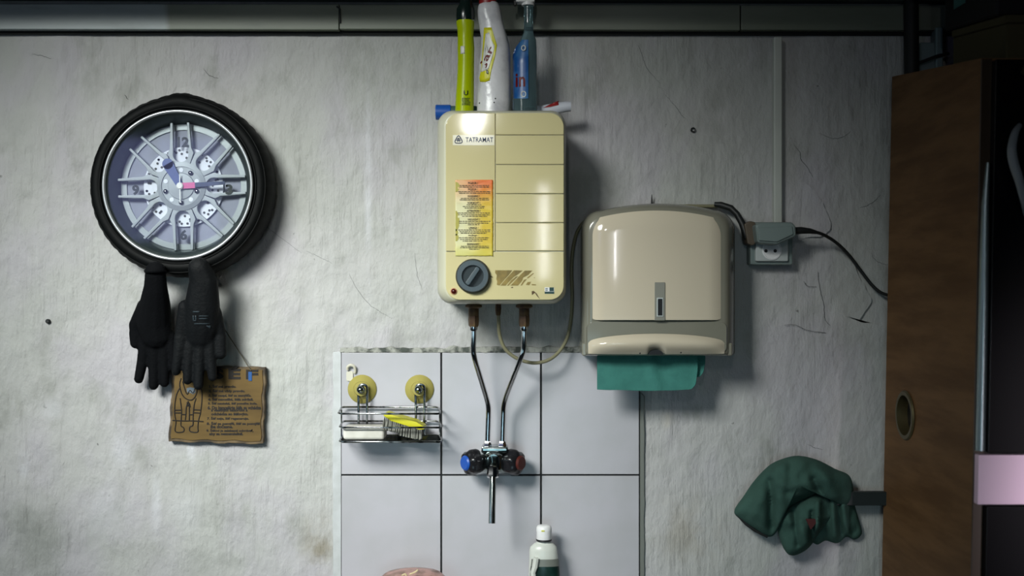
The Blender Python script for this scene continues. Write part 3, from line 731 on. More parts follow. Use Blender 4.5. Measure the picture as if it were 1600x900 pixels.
# front: separate raised panels divided by grooves
def panel(x0, y0, x1, y1, r): obj('front_panel', prism(rrect(x0, y0, x1, y1, r, 8), HF - .004, HF + .0014, .0011, 3), 'enamel', heater, 40)
panel(696.5, 176.5, 773.6, 392.4, (22, 0, 0, 0))
ys = (176.5, 211, 257.2, 302.8, 348, 392.4)
for i in range(5): panel(774.6, ys[i] + (.6 if i else 0), 881, ys[i + 1] - .6, (0, 22, 0, 0) if i == 0 else 0)
panel(696.5, 393.8, 881, 468.5, (0, 0, 22, 22))
F = HF + .0014
obj('logo_strip', prism([(707.5, 211), (772.6, 211), (772.6, 227), (707.5, 227)], F - .001, F + .0004), 'strip', heater)
def ring2(pts, w, d, mat, name, par):
    q = [P(x, y, d) for x, y in pts]; return obj(name, tube(q, w, 6, None, True), mat, par)
tri = [(v.x, v.z) for v in catmull([Vector((x, 0, y)) for x, y in ((716.5, 212.2), (719, 214.5), (722, 220.5), (721, 223.2), (716.5, 223.8), (712, 223.2), (711, 220.5), (714, 214.5))], 4, True)]
emblem = ring2(tri, .0009, F + .0006, 'navy', 'logo_emblem', heater)
eb = bmesh.new()
for r_ in ((714, 216, 719, 217.2), (713.2, 218.4, 719.8, 219.6), (714.2, 217, 715.2, 222), (717.8, 217, 718.8, 222), (716, 214.6, 717, 221)): pbox(*r_, F, F + .0008, 0, 1, eb)
obj('emblem_mark', eb, 'navy', emblem)
text('logo_lettering', 'TATRAMAT', 749, 218.3, 43, F + .0004, 'navy', heater, h=7.6, bold=.012, th=.0003)
# warning label: a slightly wrinkled foil sheet
lx0, lx1, ly0, ly1 = 711.5, 770, 281, 400
lb = bmesh.new(); nx, ny = 26, 60; grid = []
for j in range(ny + 1):
    row = []
    for i in range(nx + 1):
        u, v = i / nx, j / ny; x = lx0 + (lx1 - lx0) * u; y = ly0 + (ly1 - ly0) * v
        if j == ny: y += 1.6 * noise.noise(Vector((x * .25, 0, 0)))
        if i == 0: x += .8 * noise.noise(Vector((0, y * .15, 0)))
        if i == nx: x += .9 * noise.noise(Vector((3, y * .2, 0)))
        w = .0009 + .0012 * abs(noise.noise(Vector((x * .05, y * .09, 2)))) * (1 if .06 < u < .94 else .5) + (.0020 * max(0, u - .88) / .12 * abs(noise.noise(Vector((1, y * .3, 0)))))
        row.append(lb.verts.new(P(x, y, F + w)))
    grid.append(row)
for j in range(ny):
    for i in range(nx): lb.faces.new((grid[j][i], grid[j][i + 1], grid[j + 1][i + 1], grid[j + 1][i]))
lbl = obj_me('warning_label', bake(lb, [('SOLIDIFY', {'thickness': .0006, 'offset': 0})]), 'label', heater, 180, P(740, 400, F))
LF = F + .0022
for s, x, y, w in (('POZOR !', 739, 286, 15), ('POZOR !', 739, 296, 15), ('WARNING !', 740, 306.5, 19), ('VORSICHT !', 740, 317, 20), ('ATTENTION !', 740, 329.5, 21), ('VIGYÁZAT !', 740, 342.5, 19), ('UWAGA !', 740, 356, 15), ('PAŽNJA !', 740, 368, 16), ('ВНИМАНИЕ !', 740, 381.5, 20)):
    text('heading', s, x, y, w, LF, 'ink', lbl, h=3.4, bold=.015, th=.0001)
lnb = bmesh.new()
rng = random.Random(3)
for y, a, b_ in ((289.8, 718, 764), (292.2, 718, 764), (299.4, 716, 767), (301.8, 717, 766), (309.8, 720, 763), (312.2, 718, 764), (320, 729, 752), (322.6, 723, 758), (325, 726, 756), (332.8, 715, 765), (335.6, 716, 765), (338, 722, 761),
                 (345.8, 717, 766), (348.6, 717, 764), (351, 731, 749), (359.2, 716, 766), (361.8, 718, 766), (364.2, 720, 760), (371.4, 717, 764), (374, 719, 762), (376.6, 723, 754), (384.8, 720, 763), (387, 719, 764), (389.4, 733, 749)):
    x = a
    while x < b_:
        e = min(b_, x + rng.uniform(2, 6)); pbox(x, y - .5, e, y + .5, LF, LF + .0001, 0, 1, lnb); x = e + .9
obj('small_print', lnb, 'ink', lbl, kind='stuff')
for (y, r) in ((345, 16), (363, 5), (371, 6), (292, 8)):
    obj('label_emblem', prism([(711.8, y - r)] + [(711.8 + (.38 if r > 10 else .8) * r * math.sin(t), y - r * math.cos(t)) for t in [PI * i / 10 for i in range(1, 10)]] + [(711.8, y + r)], F + .001, F + .0019), 'labelolive', lbl)
# dial knob
kn = P(739, 431.5, F); kk = S * (D - F) / D
knob = obj('dial_knob', lathe([(27 * kk, -.002), (27 * kk, .004), (26 * kk, .006)], kn, (0, -1, 0), 48), 'black', heater)
obj('dial_ring', lathe([(25.4 * kk, .003), (25.0 * kk, .012), (24 * kk, .0135), (17.2 * kk, .0135), (16.4 * kk, .010), (16.4 * kk, .004)], kn, (0, -1, 0), 48, None, True), 'slate', knob, 40)
obj('dial_well', lathe([(16.6 * kk, .003), (16.6 * kk, .0075), (.01, .0075)], kn, (0, -1, 0), 40), 'knobdark', knob)
a_ = math.atan2(446 - 418, 747 - 728); gp = []
for (t, w) in ((-16, 2.2), (-14, 3.6), (14, 3.6), (16, 2.2), (16, -2.2), (14, -3.6), (-14, -3.6), (-16, -2.2)):
    gp.append((739 + t * math.cos(a_) - w * math.sin(a_), 431.5 - t * math.sin(a_) - w * math.cos(a_)))
obj('dial_grip', prism(gp, F + .005, F + .019, .0015, 2, ref=F), 'slate', knob)
for ang in (2.6, 3.6, 4.4, 5.1, 5.7):
    pass
obj('indicator_ring', lathe([(5.2 * kk, -.001), (5.2 * kk, .0015), (4 * kk, .002)], P(709, 455, F), (0, -1, 0), 20), 'lampring', heater)
obj('indicator_lamp', lathe([(4 * kk, 0), (3.9 * kk, .003), (2.5 * kk, .0045), (.01 * kk, .005)], P(709, 455, F), (0, -1, 0), 20), 'lampred', heater)
def zf(pts): return [(690 + x / 8, 390 + y / 8) for x, y in pts]
for pl in ([(670, 258), (885, 258), (845, 310), (790, 370), (725, 448), (690, 440), (695, 400), (683, 370), (690, 320), (668, 290)], [(905, 258), (1015, 262), (960, 305), (900, 345), (850, 395), (800, 450), (735, 450), (800, 370)],
           [(960, 330), (900, 390), (838, 450), (818, 450), (870, 385), (925, 340)], [(1040, 262), (1135, 262), (1085, 315), (1020, 350), (1010, 385), (955, 450), (860, 450), (935, 370), (985, 315)],
           [(1065, 370), (1030, 410), (1005, 448), (985, 448), (1030, 375)], [(1145, 292), (1155, 300), (1080, 360), (1065, 352)], [(1075, 405), (1120, 402), (1095, 446), (1052, 440)], [(1150, 350), (1172, 348), (1160, 358)], [(1125, 430), (1180, 435), (1180, 446), (1128, 446)]):
    obj('foil_sticker', prism(zf(pl), F - .0005, F + .0004), 'gold', heater)
for pl in ([(1125, 520), (1150, 515), (1190, 550), (1230, 620), (1195, 585), (1165, 540), (1140, 560), (1130, 570)], [(868, 470), (890, 466), (895, 478), (872, 480)], [(605, 320), (625, 335), (645, 345), (640, 350), (615, 345)]):
    obj('paint_chip', prism(zf(pl), F - .0005, F + .0003), 'rust', heater)
obj('rating_badge', pbox(851, 449, 866, 458.8, F - .0005, F + .0003), 'white', heater)
bb = bmesh.new(); pbox(851, 455.5, 866, 459, F, F + .0006, 0, 1, bb); pbox(858.5, 449, 865.5, 455, F, F + .0006, 0, 1, bb); pbox(852, 450.5, 856, 451.8, F, F + .0006, 0, 1, bb); pbox(852, 453, 856, 454.2, F, F + .0006, 0, 1, bb)
obj('badge_print', bb, 'badge', heater)
# outlets under the casing
OD = .115
for x in (740, 819):
    p_ = P(x, 478, OD)
    so = obj('outlet_stub', lathe([(8 * kk, .020), (8 * kk, -.004), (8.5 * kk, -.006), (8.5 * kk, -.018), (7.6 * kk, -.02)], p_, (0, 0, 1), 20), 'rust', heater)
    obj('outlet_flange', lathe([(9 * kk, .004), (13.5 * kk, .002), (14 * kk, -.002), (9 * kk, -.005)], p_, (0, 0, 1), 24), 'rust', so)

# ------------------------------------------------------------------ pipes, tap, cable
MD = .060
def supply(px, pts, label):
    t = thing('supply_pipe', P(pts[-1][0], 700, MD), label, 'pipe')
    ob = obj('tube', tube(catmull([P(*p) for p in pts], 6), 4.0 * S, 14), 'chrome', t, 60)
    q = P(px, 500, OD)
    obj('compression_nut', lathe([(7.6 * kk, .012), (8.8 * kk, .010), (9.2 * kk, 0), (8.6 * kk, -.010), (5.5 * kk, -.016)], q, (0, 0, 1), 6), 'rust', t)
    obj('nut_ring', lathe([(6.4 * kk, -.008), (6.6 * kk, -.018), (5 * kk, -.021)], q, (0, 0, 1), 18), 'chrome', t)
    e = P(pts[-1][0], 700, MD)
    obj('compression_nut', lathe([(4.4 * S, .014), (5.6 * S, .011), (7 * S, .004), (7 * S, -.008), (5.5 * S, -.011)], e, (0, 0, 1), 6 if px < 780 else 6), 'chrome', t)
supply(740, [(740, 506, OD), (740, 525, OD), (739.5, 548, .112), (742, 562, .108), (752, 595, .085), (760, 622, .068), (763, 636, .062), (763, 650, MD), (761.5, 700, MD)], 'left chrome supply pipe from the heater to the tap')
supply(819, [(819, 506, OD), (819, 525, OD), (818, 545, .112), (813.5, 560, .108), (800, 595, .085), (790.5, 620, .068), (787, 634, .062), (786, 650, MD), (784.5, 700, MD)], 'right chrome supply pipe from the heater to the tap')

tap = thing('mixer_tap', P(770, 742, .05), 'chrome wall mixer tap with black blue-capped and red-capped knobs', 'tap')
tb = loft([[P(x, y, d) for x, y in rrect(x0, y0, x1, y1, r, 4)] for d, x0, y0, x1, y1, r in ((.006, 738, 704, 806, 744, 9), (.035, 740, 705, 804, 742, 9), (.06, 748, 706, 796, 740, 12), (.078, 757, 706, 785, 739, 11), (.086, 763, 710, 779, 736, 8))])
obj('body', tb, 'tapmetal', tap, 50)
cb = bmesh.new(); pbox(752, 698, 794, 709, .03, .072, .004, 2, cb)
obj('top_bridge', cb, 'tapmetal', tap)
for s, cap, xk in ((-1, 'blue', 749), (1, 'tapred', 792)):
    ax = Vector((s * .80, -.60, 0)); o_ = P(xk, 721, .052)
    obj('valve_stem', lathe([(8 * S, -.012), (8 * S, .012)], o_, ax, 16), 'tapmetal', tap)
    kb = obj('knob', lathe([(11 * S, .002), (17.5 * S, .005), (19 * S, .011), (18.5 * S, .024), (15 * S, .031), (10 * S, .033)], o_, ax, 48, None, False, lambda a, k: 1 + (.085 * math.cos(6 * a) if 0 < k < 5 else 0)), 'tapblack', tap, 60)
    obj('knob_cap', lathe([(11 * S, .030), (11.5 * S, .034), (9.5 * S, .037), (.01 * S, .0375)], o_, ax, 24), cap, kb)
sp = catmull([P(770, 728, .084), P(770, 737, .098), P(770, 748, .106), P(769.5, 765, .112), P(769, 790, .120), P(768.5, 818, .128)], 6)
obj('spout', tube(sp, [5.6 * S] * 8 + [5.0 * S] * (len(sp) - 8), 16), 'tapmetal', tap, 60)
obj('spout_nut', lathe([(8.5 * S, .010), (9 * S, .004), (8 * S, -.008), (6 * S, -.012)], P(770, 738, .098), (0, -.35, -1), 8), 'chrome', tap)

cable = thing('power_cable', P(840, 570, .06), 'olive cable looping from under the heater up behind the towel dispenser to the socket', 'cable')
cp = catmull([P(*p) for p in ((778.5, 470, .09), (779, 500, .09), (781, 525, .085), (790, 546, .08), (808, 560, .075), (832, 567, .07), (856, 563, .065), (874, 549, .055), (886, 528, .045), (892, 500, .035), (894, 465, .028), (893, 420, .024), (896, 385, .02), (904, 358, .010), (922, 340, .008), (950, 331, .008), (985, 325, .008), (1030, 322, .008), (1080, 322, .008), (1128, 322, .012))], 6)
obj('cord', tube(cp, 2.7 * S, 10), 'hose', cable, 80)
obj('cord_grip', lathe([(4 * S, .01), (4.6 * S, -.002), (4 * S, -.012), (3 * S, -.016)], P(778.5, 480, .09), (0, 0, 1), 16), 'rust', cable)
obj('plug_sleeve', ptube([(1116, 319, .022), (1126, 320, .024), (1142, 325, .03), (1152, 335, .036), (1160, 350, .042), (1168, 372, .046)], 0, [3.5 * S, 5 * S, 5 * S, 4.8 * S, 5.2 * S, 6 * S], 10, None, 0), 'cableblack', cable, 60)
obj('plug', prism([(1163, 350), (1172, 345), (1181, 347), (1182, 380), (1176, 384), (1168, 381)], .012, .056, .003, 2), 'plugbrown', cable)

# ------------------------------------------------------------------ towel dispenser
disp = thing('towel_dispenser', P(1027, 555, .06), 'beige plastic paper towel dispenser with rounded cover and grey lock', 'dispenser')
def dout(x0, x1, y0, y1, arch, r, n=10):
    out = []
    for i in range(n + 1):           # top-left corner
        a = PI + .5 * PI * i / n; out.append((x0 + r + r * math.cos(a), y0 + arch + r + r * math.sin(a)))
    for i in range(1, 20):
        t = i / 20; x = x0 + r + (x1 - x0 - 2 * r) * t; out.append((x, y0 + arch - arch * math.sin(PI * t) ** .8))
    for i in range(n + 1):
        a = 1.5 * PI + .5 * PI * i / n; out.append((x1 - r + r * math.cos(a), y0 + arch + r + r * math.sin(a)))
    for i in range(5):
        a = .5 * PI * i / 4; out.append((x1 - 5 + 5 * math.cos(a), y1 - 5 + 5 * math.sin(a)))
    for i in range(5):
        a = .5 * PI + .5 * PI * i / 4; out.append((x0 + 5 + 5 * math.cos(a), y1 - 5 + 5 * math.sin(a)))
    return out
def dsec(d, *a): return [P(x, y, d) for x, y in dout(*a)]
shell = loft([dsec(.002, 908, 1147, 321, 554, 10, 28), dsec(.03, 907.5, 1148, 320, 555, 11, 29), dsec(.035, 909.5, 1145, 322, 555, 11, 29), dsec(.040, 908.5, 1146, 321, 555, 11, 29), dsec(.09, 908.5, 1147, 318, 556, 11, 30), dsec(.112, 909.5, 1145, 318.5, 556, 11, 30), dsec(.126, 913, 1140, 321.5, 555, 11, 28), dsec(.133, 917, 1136, 326, 553, 11, 26), dsec(.135, 922, 1131, 332, 550, 10, 24)])
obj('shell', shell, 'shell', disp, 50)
def patch(name, fx, d_of, mat, parent, nx=40, ny=28, th=.003):
    """thick curved panel: fx(u,v) -> pixel, d_of(u,v) -> depth"""
    b = bmesh.new(); g = [[b.verts.new(P(*fx(i / nx, j / ny), d_of(i / nx, j / ny))) for i in range(nx + 1)] for j in range(ny + 1)]
    for j in range(ny):
        for i in range(nx): b.faces.new((g[j][i], g[j + 1][i], g[j + 1][i + 1], g[j][i + 1]))
    return obj_me(name, bake(b, [('SOLIDIFY', {'thickness': th, 'offset': -1})]), mat, parent, 50)
def cov_xy(u, v):
    x = 921 + 210 * u; top = 346 - 17 * math.sin(PI * u) ** .7 if 0 < u < 1 else 346
    y = top + (500 - top) * v
    e = max(0, 1 - min(u, 1 - u) / .05)
    if v < .12: y += e * e * 9 * (1 - v / .12)
    if v > .94: y -= e * e * 8 * (v - .94) / .06
    return x, y
def cov_d(u, v):
    e = min(u, 1 - u); f = 0 if e > .12 else (1 - e / .12) ** 2
    g_ = 0 if v > .16 else (1 - v / .16) ** 2
    return .1405 + .005 * (1 - (2 * u - 1) ** 2) - .009 * f - .007 * g_
patch('front_cover', cov_xy, cov_d, 'cream', disp, 60, 40)
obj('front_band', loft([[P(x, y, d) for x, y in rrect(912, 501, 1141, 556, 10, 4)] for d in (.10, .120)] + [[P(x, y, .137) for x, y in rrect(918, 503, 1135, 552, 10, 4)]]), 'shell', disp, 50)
def lip_xy(u, v):
    x = 919 + 213 * u; c = max(0, math.sin(PI * u)) ** .45
    y0 = 536 - 14.5 * c; y1 = 553.5 - 1.0 * (1 - c)
    n_ = max(0, 1 - ((x - 1025) / 12.5) ** 2) ** .5 * 8
    return x, y0 + (y1 - n_ * v - y0) * v
def lip_d(u, v):
    c = max(0.0, 1 - (2 * u - 1) ** 6); return .137 + .020 * c * math.sin(PI * min(1, v * .85 + .12)) 
lip = patch('bottom_lip', lip_xy, lip_d, 'cream', disp, 60, 12)
obj('lip_notch', prism([(1025 + 12 * math.cos(t), 554.5 - 8 * math.sin(t)) for t in [PI * i / 12 for i in range(13)]], .12, .143), 'black', disp)
lk = obj('lock_plate', pbox(1023, 441, 1039.5, 501, .135, .1475, .001, 1), 'lockgrey', disp)
obj('lock_frame', pbox(1026.2, 465, 1036.8, 495, .14, .1490, .0008, 1), 'socketface', lk)
obj('lock_slot', pbox(1028, 467, 1035, 493, .14, .1497, .0003, 1), 'black', lk)
for x, y in ((1000, 552), (1064, 551), (1111, 421)):
    obj('speck', ball(P(x, y, .150 if y > 500 else .1405), 1.3 * S, None, (1, .5, 1), 1), 'black', disp)
for x in (913, 1141): obj('corner_clip', pbox(x - 3.5, 536, x + 3.5, 556, .05, .128, .002, 1), 'shell', disp)

def towel(name, x0, x1, y1, d, par, seed, r=10):
    def fx(u, v):
        x = x0 + (x1 - x0) * u; yb = y1 + 2.5 * math.sin(PI * u) + 1.0 * noise.noise(Vector((u * 5, seed, 0))) - (8 * max(0, (u - .93) / .07) ** 2)
        return x - (0 if v < .6 else 3.0 * max(0, (u - .9) / .1) * (v - .6) / .4), 547 + (yb - 547) * v
    def dd(u, v): return d + .004 * math.sin(u * 7 + seed) * v + .013 * math.exp(-((u - .50 - .12 * v) / .06) ** 2) * v * (1.25 - v) + .012 * v * v - .005 * math.exp(-((u - .64) / .08) ** 2) * (1 - v)
    return patch(name, fx, dd, 'towel', par, 60, 16, .0008)
tw = thing('paper_towel', P(1011, 610, .08), 'teal folded paper towel hanging out of the dispenser', 'paper towel')
towel('front_sheet', 933, 1090, 608, .094, tw, 1.3); towel('rear_sheet', 960, 1102, 588, .078, tw, 2.2)

nl = ptube([(1018.5, 322, .006), (1018.5, 304, .010)], 0, [1.9 * S, .5 * S], 8); tag(obj('nail', nl, 'cableblack'), 'black nail sticking up above the towel dispenser', 'nail')
sc = lathe([(3.4 * S, -.004), (3.6 * S, .002), (2.4 * S, .0035), (.01 * S, .0035)], P(75, 502, 0), (0, -1, 0), 12); tag(obj('wall_screw', sc, 'cableblack'), 'black screw head in the plaster at the far left', 'screw')
sc = lathe([(2.2 * S, -.004), (2.2 * S, .0015), (4.0 * S, .0022), (4.0 * S, -.004)], P(1083, 203, 0), (0, -1, 0), 14, None, True); tag(obj('wall_plug', sc, 'cableblack'), 'dark ring-shaped wall plug above the towel dispenser', 'wall plug')

# ------------------------------------------------------------------ socket, plug and black cable
so = thing('wall_socket', P(1206, 413, .02), 'pale grey wall socket at the foot of the cable trunking', 'socket')
obj('back_box', pbox(1172, 347, 1239, 414, .0, .034, .004, 2), 'plug', so)
obj('face_plate', pbox(1180.5, 350, 1232, 408.5, .03, .042, .003, 2), 'socketface', so)
sw = obj('socket_well', lathe([(14.5 * S, -.002), (15 * S, .0015), (13 * S, .002), (12.4 * S, .0008), (.01, .0008)], P(1206, 391, .042), (0, -1, 0), 32), 'white', so, 30)
for x in (1196.5, 1211): obj('contact_hole', lathe([(2.6 * S, 0), (2.6 * S, .0016)], P(x, 392, .0427), (0, -1, 0), 12), 'black', sw)
ad = thing('plug_adapter', P(1210, 382, .06), 'grey angled plug in the socket with a black cord to the right', 'plug')
obj('body', prism([(1180, 351), (1191, 347.5), (1238, 347), (1244, 353), (1245, 369), (1222, 379), (1213, 382.5), (1184, 380)], .043, .085, .005, 3), 'plug', ad)
obj('raised_cover', prism([(1184, 356), (1238, 353), (1240, 366), (1214, 378), (1186, 376)], .084, .0885, .002, 2), 'plug', ad)
obj('cord_sleeve', ptube([(1240, 361, .065), (1252, 360, .065), (1266, 361, .062), (1275, 363, .058)], 0, [6 * S, 5.5 * S, 4.2 * S, 3 * S], 10), 'cableblack', ad, 60)
obj('cord', ptube([(1270, 362, .06), (1285, 366, .05), (1305, 378, .035), (1325, 397, .025), (1345, 423, .02), (1362, 445, .02), (1378, 458, .02), (1400, 464, .02)], 0, 2.6 * S, 8, None, 6), 'cableblack', ad, 80)

# ------------------------------------------------------------------ soap rack
rack = thing('soap_rack', P(610, 692, .05), 'chrome wire soap rack held to the tiles by two suction cups', 'soap rack')
RB, RF = .020, .105
def ringwire(x0, x1, yb, yf, r=1.55):
    q = [P(x0 + 3, yf, RF), P(x0 - 1, yf - 1.5, RF - .006), P(x0 + 1, (yf + yb) / 2, .06), P(x0 + 3, yb + 1, RB + .006), P(x0 + 8, yb, RB), P(x1 - 8, yb, RB), P(x1 - 2, yb + 1, RB + .006), P(x1, (yf + yb) / 2, .06), P(x1 + 1, yf - 1.5, RF - .006), P(x1 - 3, yf, RF)]
    return tube(q, r * S, 8, None, True)
obj('upper_rail', ringwire(530, 687, 636, 646.5), 'wire', rack, 80)
obj('middle_rail', ringwire(532, 688, 658, 668), 'wire', rack, 80)
tray = obj('tray', ringwire(532, 689, 680, 690.5, 1.7), 'wire', rack, 80)
for i in range(6):
    d_ = RB + (RF - RB) * (i + .5) / 6; y = 680 + 10.5 * (i + .5) / 6 * 1.05
    obj('tray_wire', ptube([(533, y, d_), (688, y, d_)], 0, 1.1 * S, 6), 'wire', tray)
for x in (533.5, 687): obj('end_wire', ptube([(x, 683, .04), (x, 662, .04), (x, 640, .04)], 0, 1.2 * S, 6), 'wire', rack)
for cx in (566, 655.5):
    obj('hanger', tube(catmull([P(cx - 5.5, 682, RB + .004), P(cx - 5.5, 650, RB + .004), P(cx - 6, 612, RB + .006), P(cx - 4, 603, RB + .009), P(cx + 2, 601, RB + .010), P(cx + 7, 604, RB + .009), P(cx + 7.5, 615, RB + .006), P(cx + 7.5, 650, RB + .004), P(cx + 7.5, 682, RB + .004)], 5), 2.0 * S, 8), 'wire', rack, 80)
    cu = obj('suction_cup', lathe([(22 * S, 0), (22.5 * S, .0015), (21 * S, .004), (15 * S, .008), (11 * S, .012), (9 * S, .020), (.01 * S, .021)], P(cx, 608, .0082), (0, -1, 0), 36), 'cup', rack, 60)
    obj('cup_ring', lathe([(12.5 * S, .0095), (13.5 * S, .0105), (13.0 * S, .0115), (12 * S, .0110)], P(cx, 608, .0082), (0, -1, 0), 32, None, True), 'cup', cu, 60)
    obj('cup_stud', lathe([(5.8 * S, .018), (6.5 * S, .024), (5 * S, .029), (.01 * S, .031)], P(cx, 607, .0082), (0, -1, 0), 20), 'tapmetal', cu, 60)
soap = pbox(535.5, 667.5, 600.5, 687.5, .045, .096, .006, 3); tag(obj('soap_bar', soap, 'soap'), 'white bar of soap lying in the wire rack', 'soap')
br = thing('scrubbing_brush', P(630, 688, .06), 'scrubbing brush with yellow back and grey bristles lying in the rack', 'brush')
back = prism([(598, 649), (603, 645.5), (650, 659), (663, 667), (664, 671), (655, 672), (610, 658)], .040, .086, .003, 2)
obj('back', back, 'brushback', br)
bt = bmesh.new(); bk = bmesh.new(); rg = random.Random(5)
for i in range(24):
    for j in range(6):
        t = (i + .5) / 24; d_ = .044 + .040 * j / 5
        x = 600 + 60 * t; y = 651.5 + 19 * t; jx = rg.uniform(-1.5, 1.5)
        tube([P(x, y, d_), P(x + jx * .5 - 1, y + 8, d_ + .001), P(x + jx - 1 - 2 * (1 - t), min(687.0 - rg.uniform(0, 2), y + 19 - 4 * t + 3 * (t > .4)), d_ + rg.uniform(-.002, .003))], [.6 * S, 1.2 * S, 1.6 * S], 5, bt if (i * 3 + j) % 5 else bk)
obj('bristles', bt, 'bristle', br, kind='stuff'); obj('dark_bristles', bk, 'bristledark', br, kind='stuff')
hk = thing('adhesive_hook', P(548, 595, .009), 'small cream plastic hook stuck on the tile above the left suction cup', 'hook')
obj('plate', prism(rrect(541, 580, 552, 596, 3, 3), .0075, .0105, .001, 1), 'oldhook', hk)
obj('curl', ptube([(543, 578, .012), (543.5, 573, .015), (548, 570.5, .016), (553.5, 573, .015), (555, 579, .012), (554, 583, .010)], 0, 2.2 * S, 8, None, 4), 'oldhook', hk)

# ------------------------------------------------------------------ bottles on the heater
HT = P(0, 173, .165).z          # level of the heater's top
def stand(px, d): p = P(px, 0, d); return Vector((p.x, -d, HT + .0012))
def squash(prof, px, d, sx, sy, lean=0.0, n=32, rf=None):
    """bottle body: profile [(half width px, pixel row, centre px)], elliptical section with depth ratio sy"""
    secs = []
    for (w, y, cx) in prof:
        z = max(P(0, y, d).z, HT + .0012); k = S * (D - d) / D
        ring = []
        for i in range(n):
            a = 2 * PI * i / n; s_ = (rf(a, y) if rf else 1)
            ring.append(Vector((P(cx, 0, d).x + w * k * math.cos(a) * s_, -d + w * k * sy * math.sin(a) * s_, z)))
        secs.append(ring)
    return loft(secs)
BD = .115
b1 = thing('cleaner_bottle', stand(726, BD), 'lime green toilet cleaner bottle with dark cap on the heater', 'bottle')
b1b = obj('body', squash([(13.5, 185, 725.5), (14.6, 182, 725.5), (14.4, 160, 726), (13.2, 120, 727.5), (12.8, 95, 728), (13.2, 75, 728), (12.4, 58, 727.5), (12.8, 48, 727.5), (14.0, 38, 727), (13.6, 31, 727)], BD, BD, 1, .95), 'lime', b1, 60)
obj('neck_ring', squash([(11.5, 38, 727.5), (13.0, 33, 728), (12.8, 27, 728), (11, 24, 728)], 0, BD, 1, .95), 'limewhite', b1, 60)
obj('cap', squash([(13.8, 33, 727), (14.4, 26, 727), (13.5, 14, 727), (11.0, 8, 728), (9.5, 2, 728.5), (8.5, -10, 729), (6.0, -16, 729.5)], 0, BD, 1, .95), 'capblack', b1, 60)
fd = BD + 13.3 * S
textdecal('logo_lettering', 'U', 728, 145, 7, fd, b1b, 'darkgreen', b1, h=7.5, bold=.02)
rg = random.Random(9)
for i in range(6):
    xa, xb_ = 721.5 + rg.uniform(0, 1), 735.5 - rg.uniform(0, 3); ya = 153 + i * 2.0
    decal('print_line', [(xa, ya), (xb_, ya), (xb_, ya + .9), (xa, ya + .9)], fd, b1b, 'darkgreen', b1, .0005, 2)
decal('white_mark', [(719.5, 71.5), (726, 71.5), (726, 83.5), (719.5, 83.5)], fd, b1b, 'pale', b1, .0005, 2)

b2 = thing('white_bottle', stand(771, BD), 'crumpled white detergent bottle with yellow label in the middle on the heater', 'bottle')
def crump(a, y): return 1 + .07 * noise.noise(Vector((math.cos(a) * 1.6, math.sin(a) * 1.6, y * .03))) + .03 * noise.noise(Vector((math.cos(a) * 4, math.sin(a) * 4, y * .08)))
b2b = obj('body', squash([(24.5, 186, 770.5), (26, 182, 770.5), (26.2, 160, 771), (25.4, 140, 771.5), (25.6, 120, 772), (24.4, 100, 773), (22.8, 85, 774), (21.8, 70, 774), (21, 58, 772), (20, 45, 769), (19, 30, 766.5), (18.3, 18, 765), (17, 10, 764.5), (14, 4, 764)], 0, BD, 1, .72, rf=crump), 'bwhite', b2, 80)
obj('cap', squash([(13.5, 7, 762), (13.5, -4, 762), (12, -16, 763), (8, -18, 763)], 0, BD, 1, .8), 'red', b2, 60)
ld = BD + 19.5 * S
decal('label', [(756, 41), (768, 41.5), (771, 52), (776.5, 70), (773, 90), (767, 112), (765, 125), (758, 127.5), (750, 126), (748.5, 119), (752, 106), (757, 92), (762, 76), (757, 55)], ld, b2b, 'yellow', b2, .0006, 4)
l2 = decal('label_panel', [(758.5, 51), (764, 49), (768, 62), (773, 71), (769.5, 88), (763, 108), (751.5, 111), (756, 97), (763.5, 76), (761, 62)], ld, b2b, 'pale', b2, .0011, 4)
textdecal('brand_lettering', 'Jar', 761.5, 88, 34, ld, b2b, 'red', l2, .0016, h=13, bold=.02, rot=math.radians(62))
decal('label_leaf', [(759, 106), (763, 110), (763, 116), (760, 114)], ld, b2b, 'darkgreen', b2, .0011, 2)
for x, y in ((774, 154), (749, 161), (772, 160)): obj('speck', ball(P(x, y, BD + .0235 - (.010 if x < 755 else 0)), 1.2 * S, None, (1, .4, 1), 1), 'black', b2)

b3 = thing('spray_bottle', stand(819, .10), 'dark tinted clear spray bottle with blue label right on the heater', 'bottle')
SD = .10
obj('body', squash([(18.5, 190, 820), (19.5, 184, 820), (19, 150, 820), (18.2, 115, 820.5), (17, 90, 822), (15, 75, 823.5), (12.5, 62, 825), (9.5, 56, 825.5), (7.5, 50, 826), (7, 30, 826), (7.5, 8, 826)], 0, SD, 1, .75), 'spray', b3, 60)
obj('collar', squash([(10, 9, 825), (10, -2, 825), (9, -8, 825)], 0, SD, 1, .95), 'white', b3, 60)
sh = obj('spray_head', pbox(806, -16, 836, 3, SD - .012, SD + .012, .004, 2), 'white', b3)
obj('trigger', prism([(802, 0), (808, 0), (807, 8), (803, 9)], SD - .004, SD + .004, .001, 1), 'black', b3)
def lab_xy(u, v): 
    y = 62 + 92 * v; x0 = 801 + 15 * max(0, 1 - v / .3) ** 2; return x0 + (825.5 - x0) * u, y
def lab_d(u, v):
    w = 18.5; cx = 820.5; x = lab_xy(u, v)[0]; ww = 19 - 5.5 * max(0, 1 - v / .35); cx = 820.5 + 4 * max(0, 1 - v / .35)
    return SD + .75 * math.sqrt(max(0.02, ww * ww - (x - cx) ** 2)) * S + .0012
lb3 = patch('label', lab_xy, lab_d, 'spraylabel', b3, 12, 20, .0005)
textdecal('brand_lettering', 'in', 813, 125, 15, SD + .018, lb3, 'red', lb3, .0008, h=21, bold=.02)
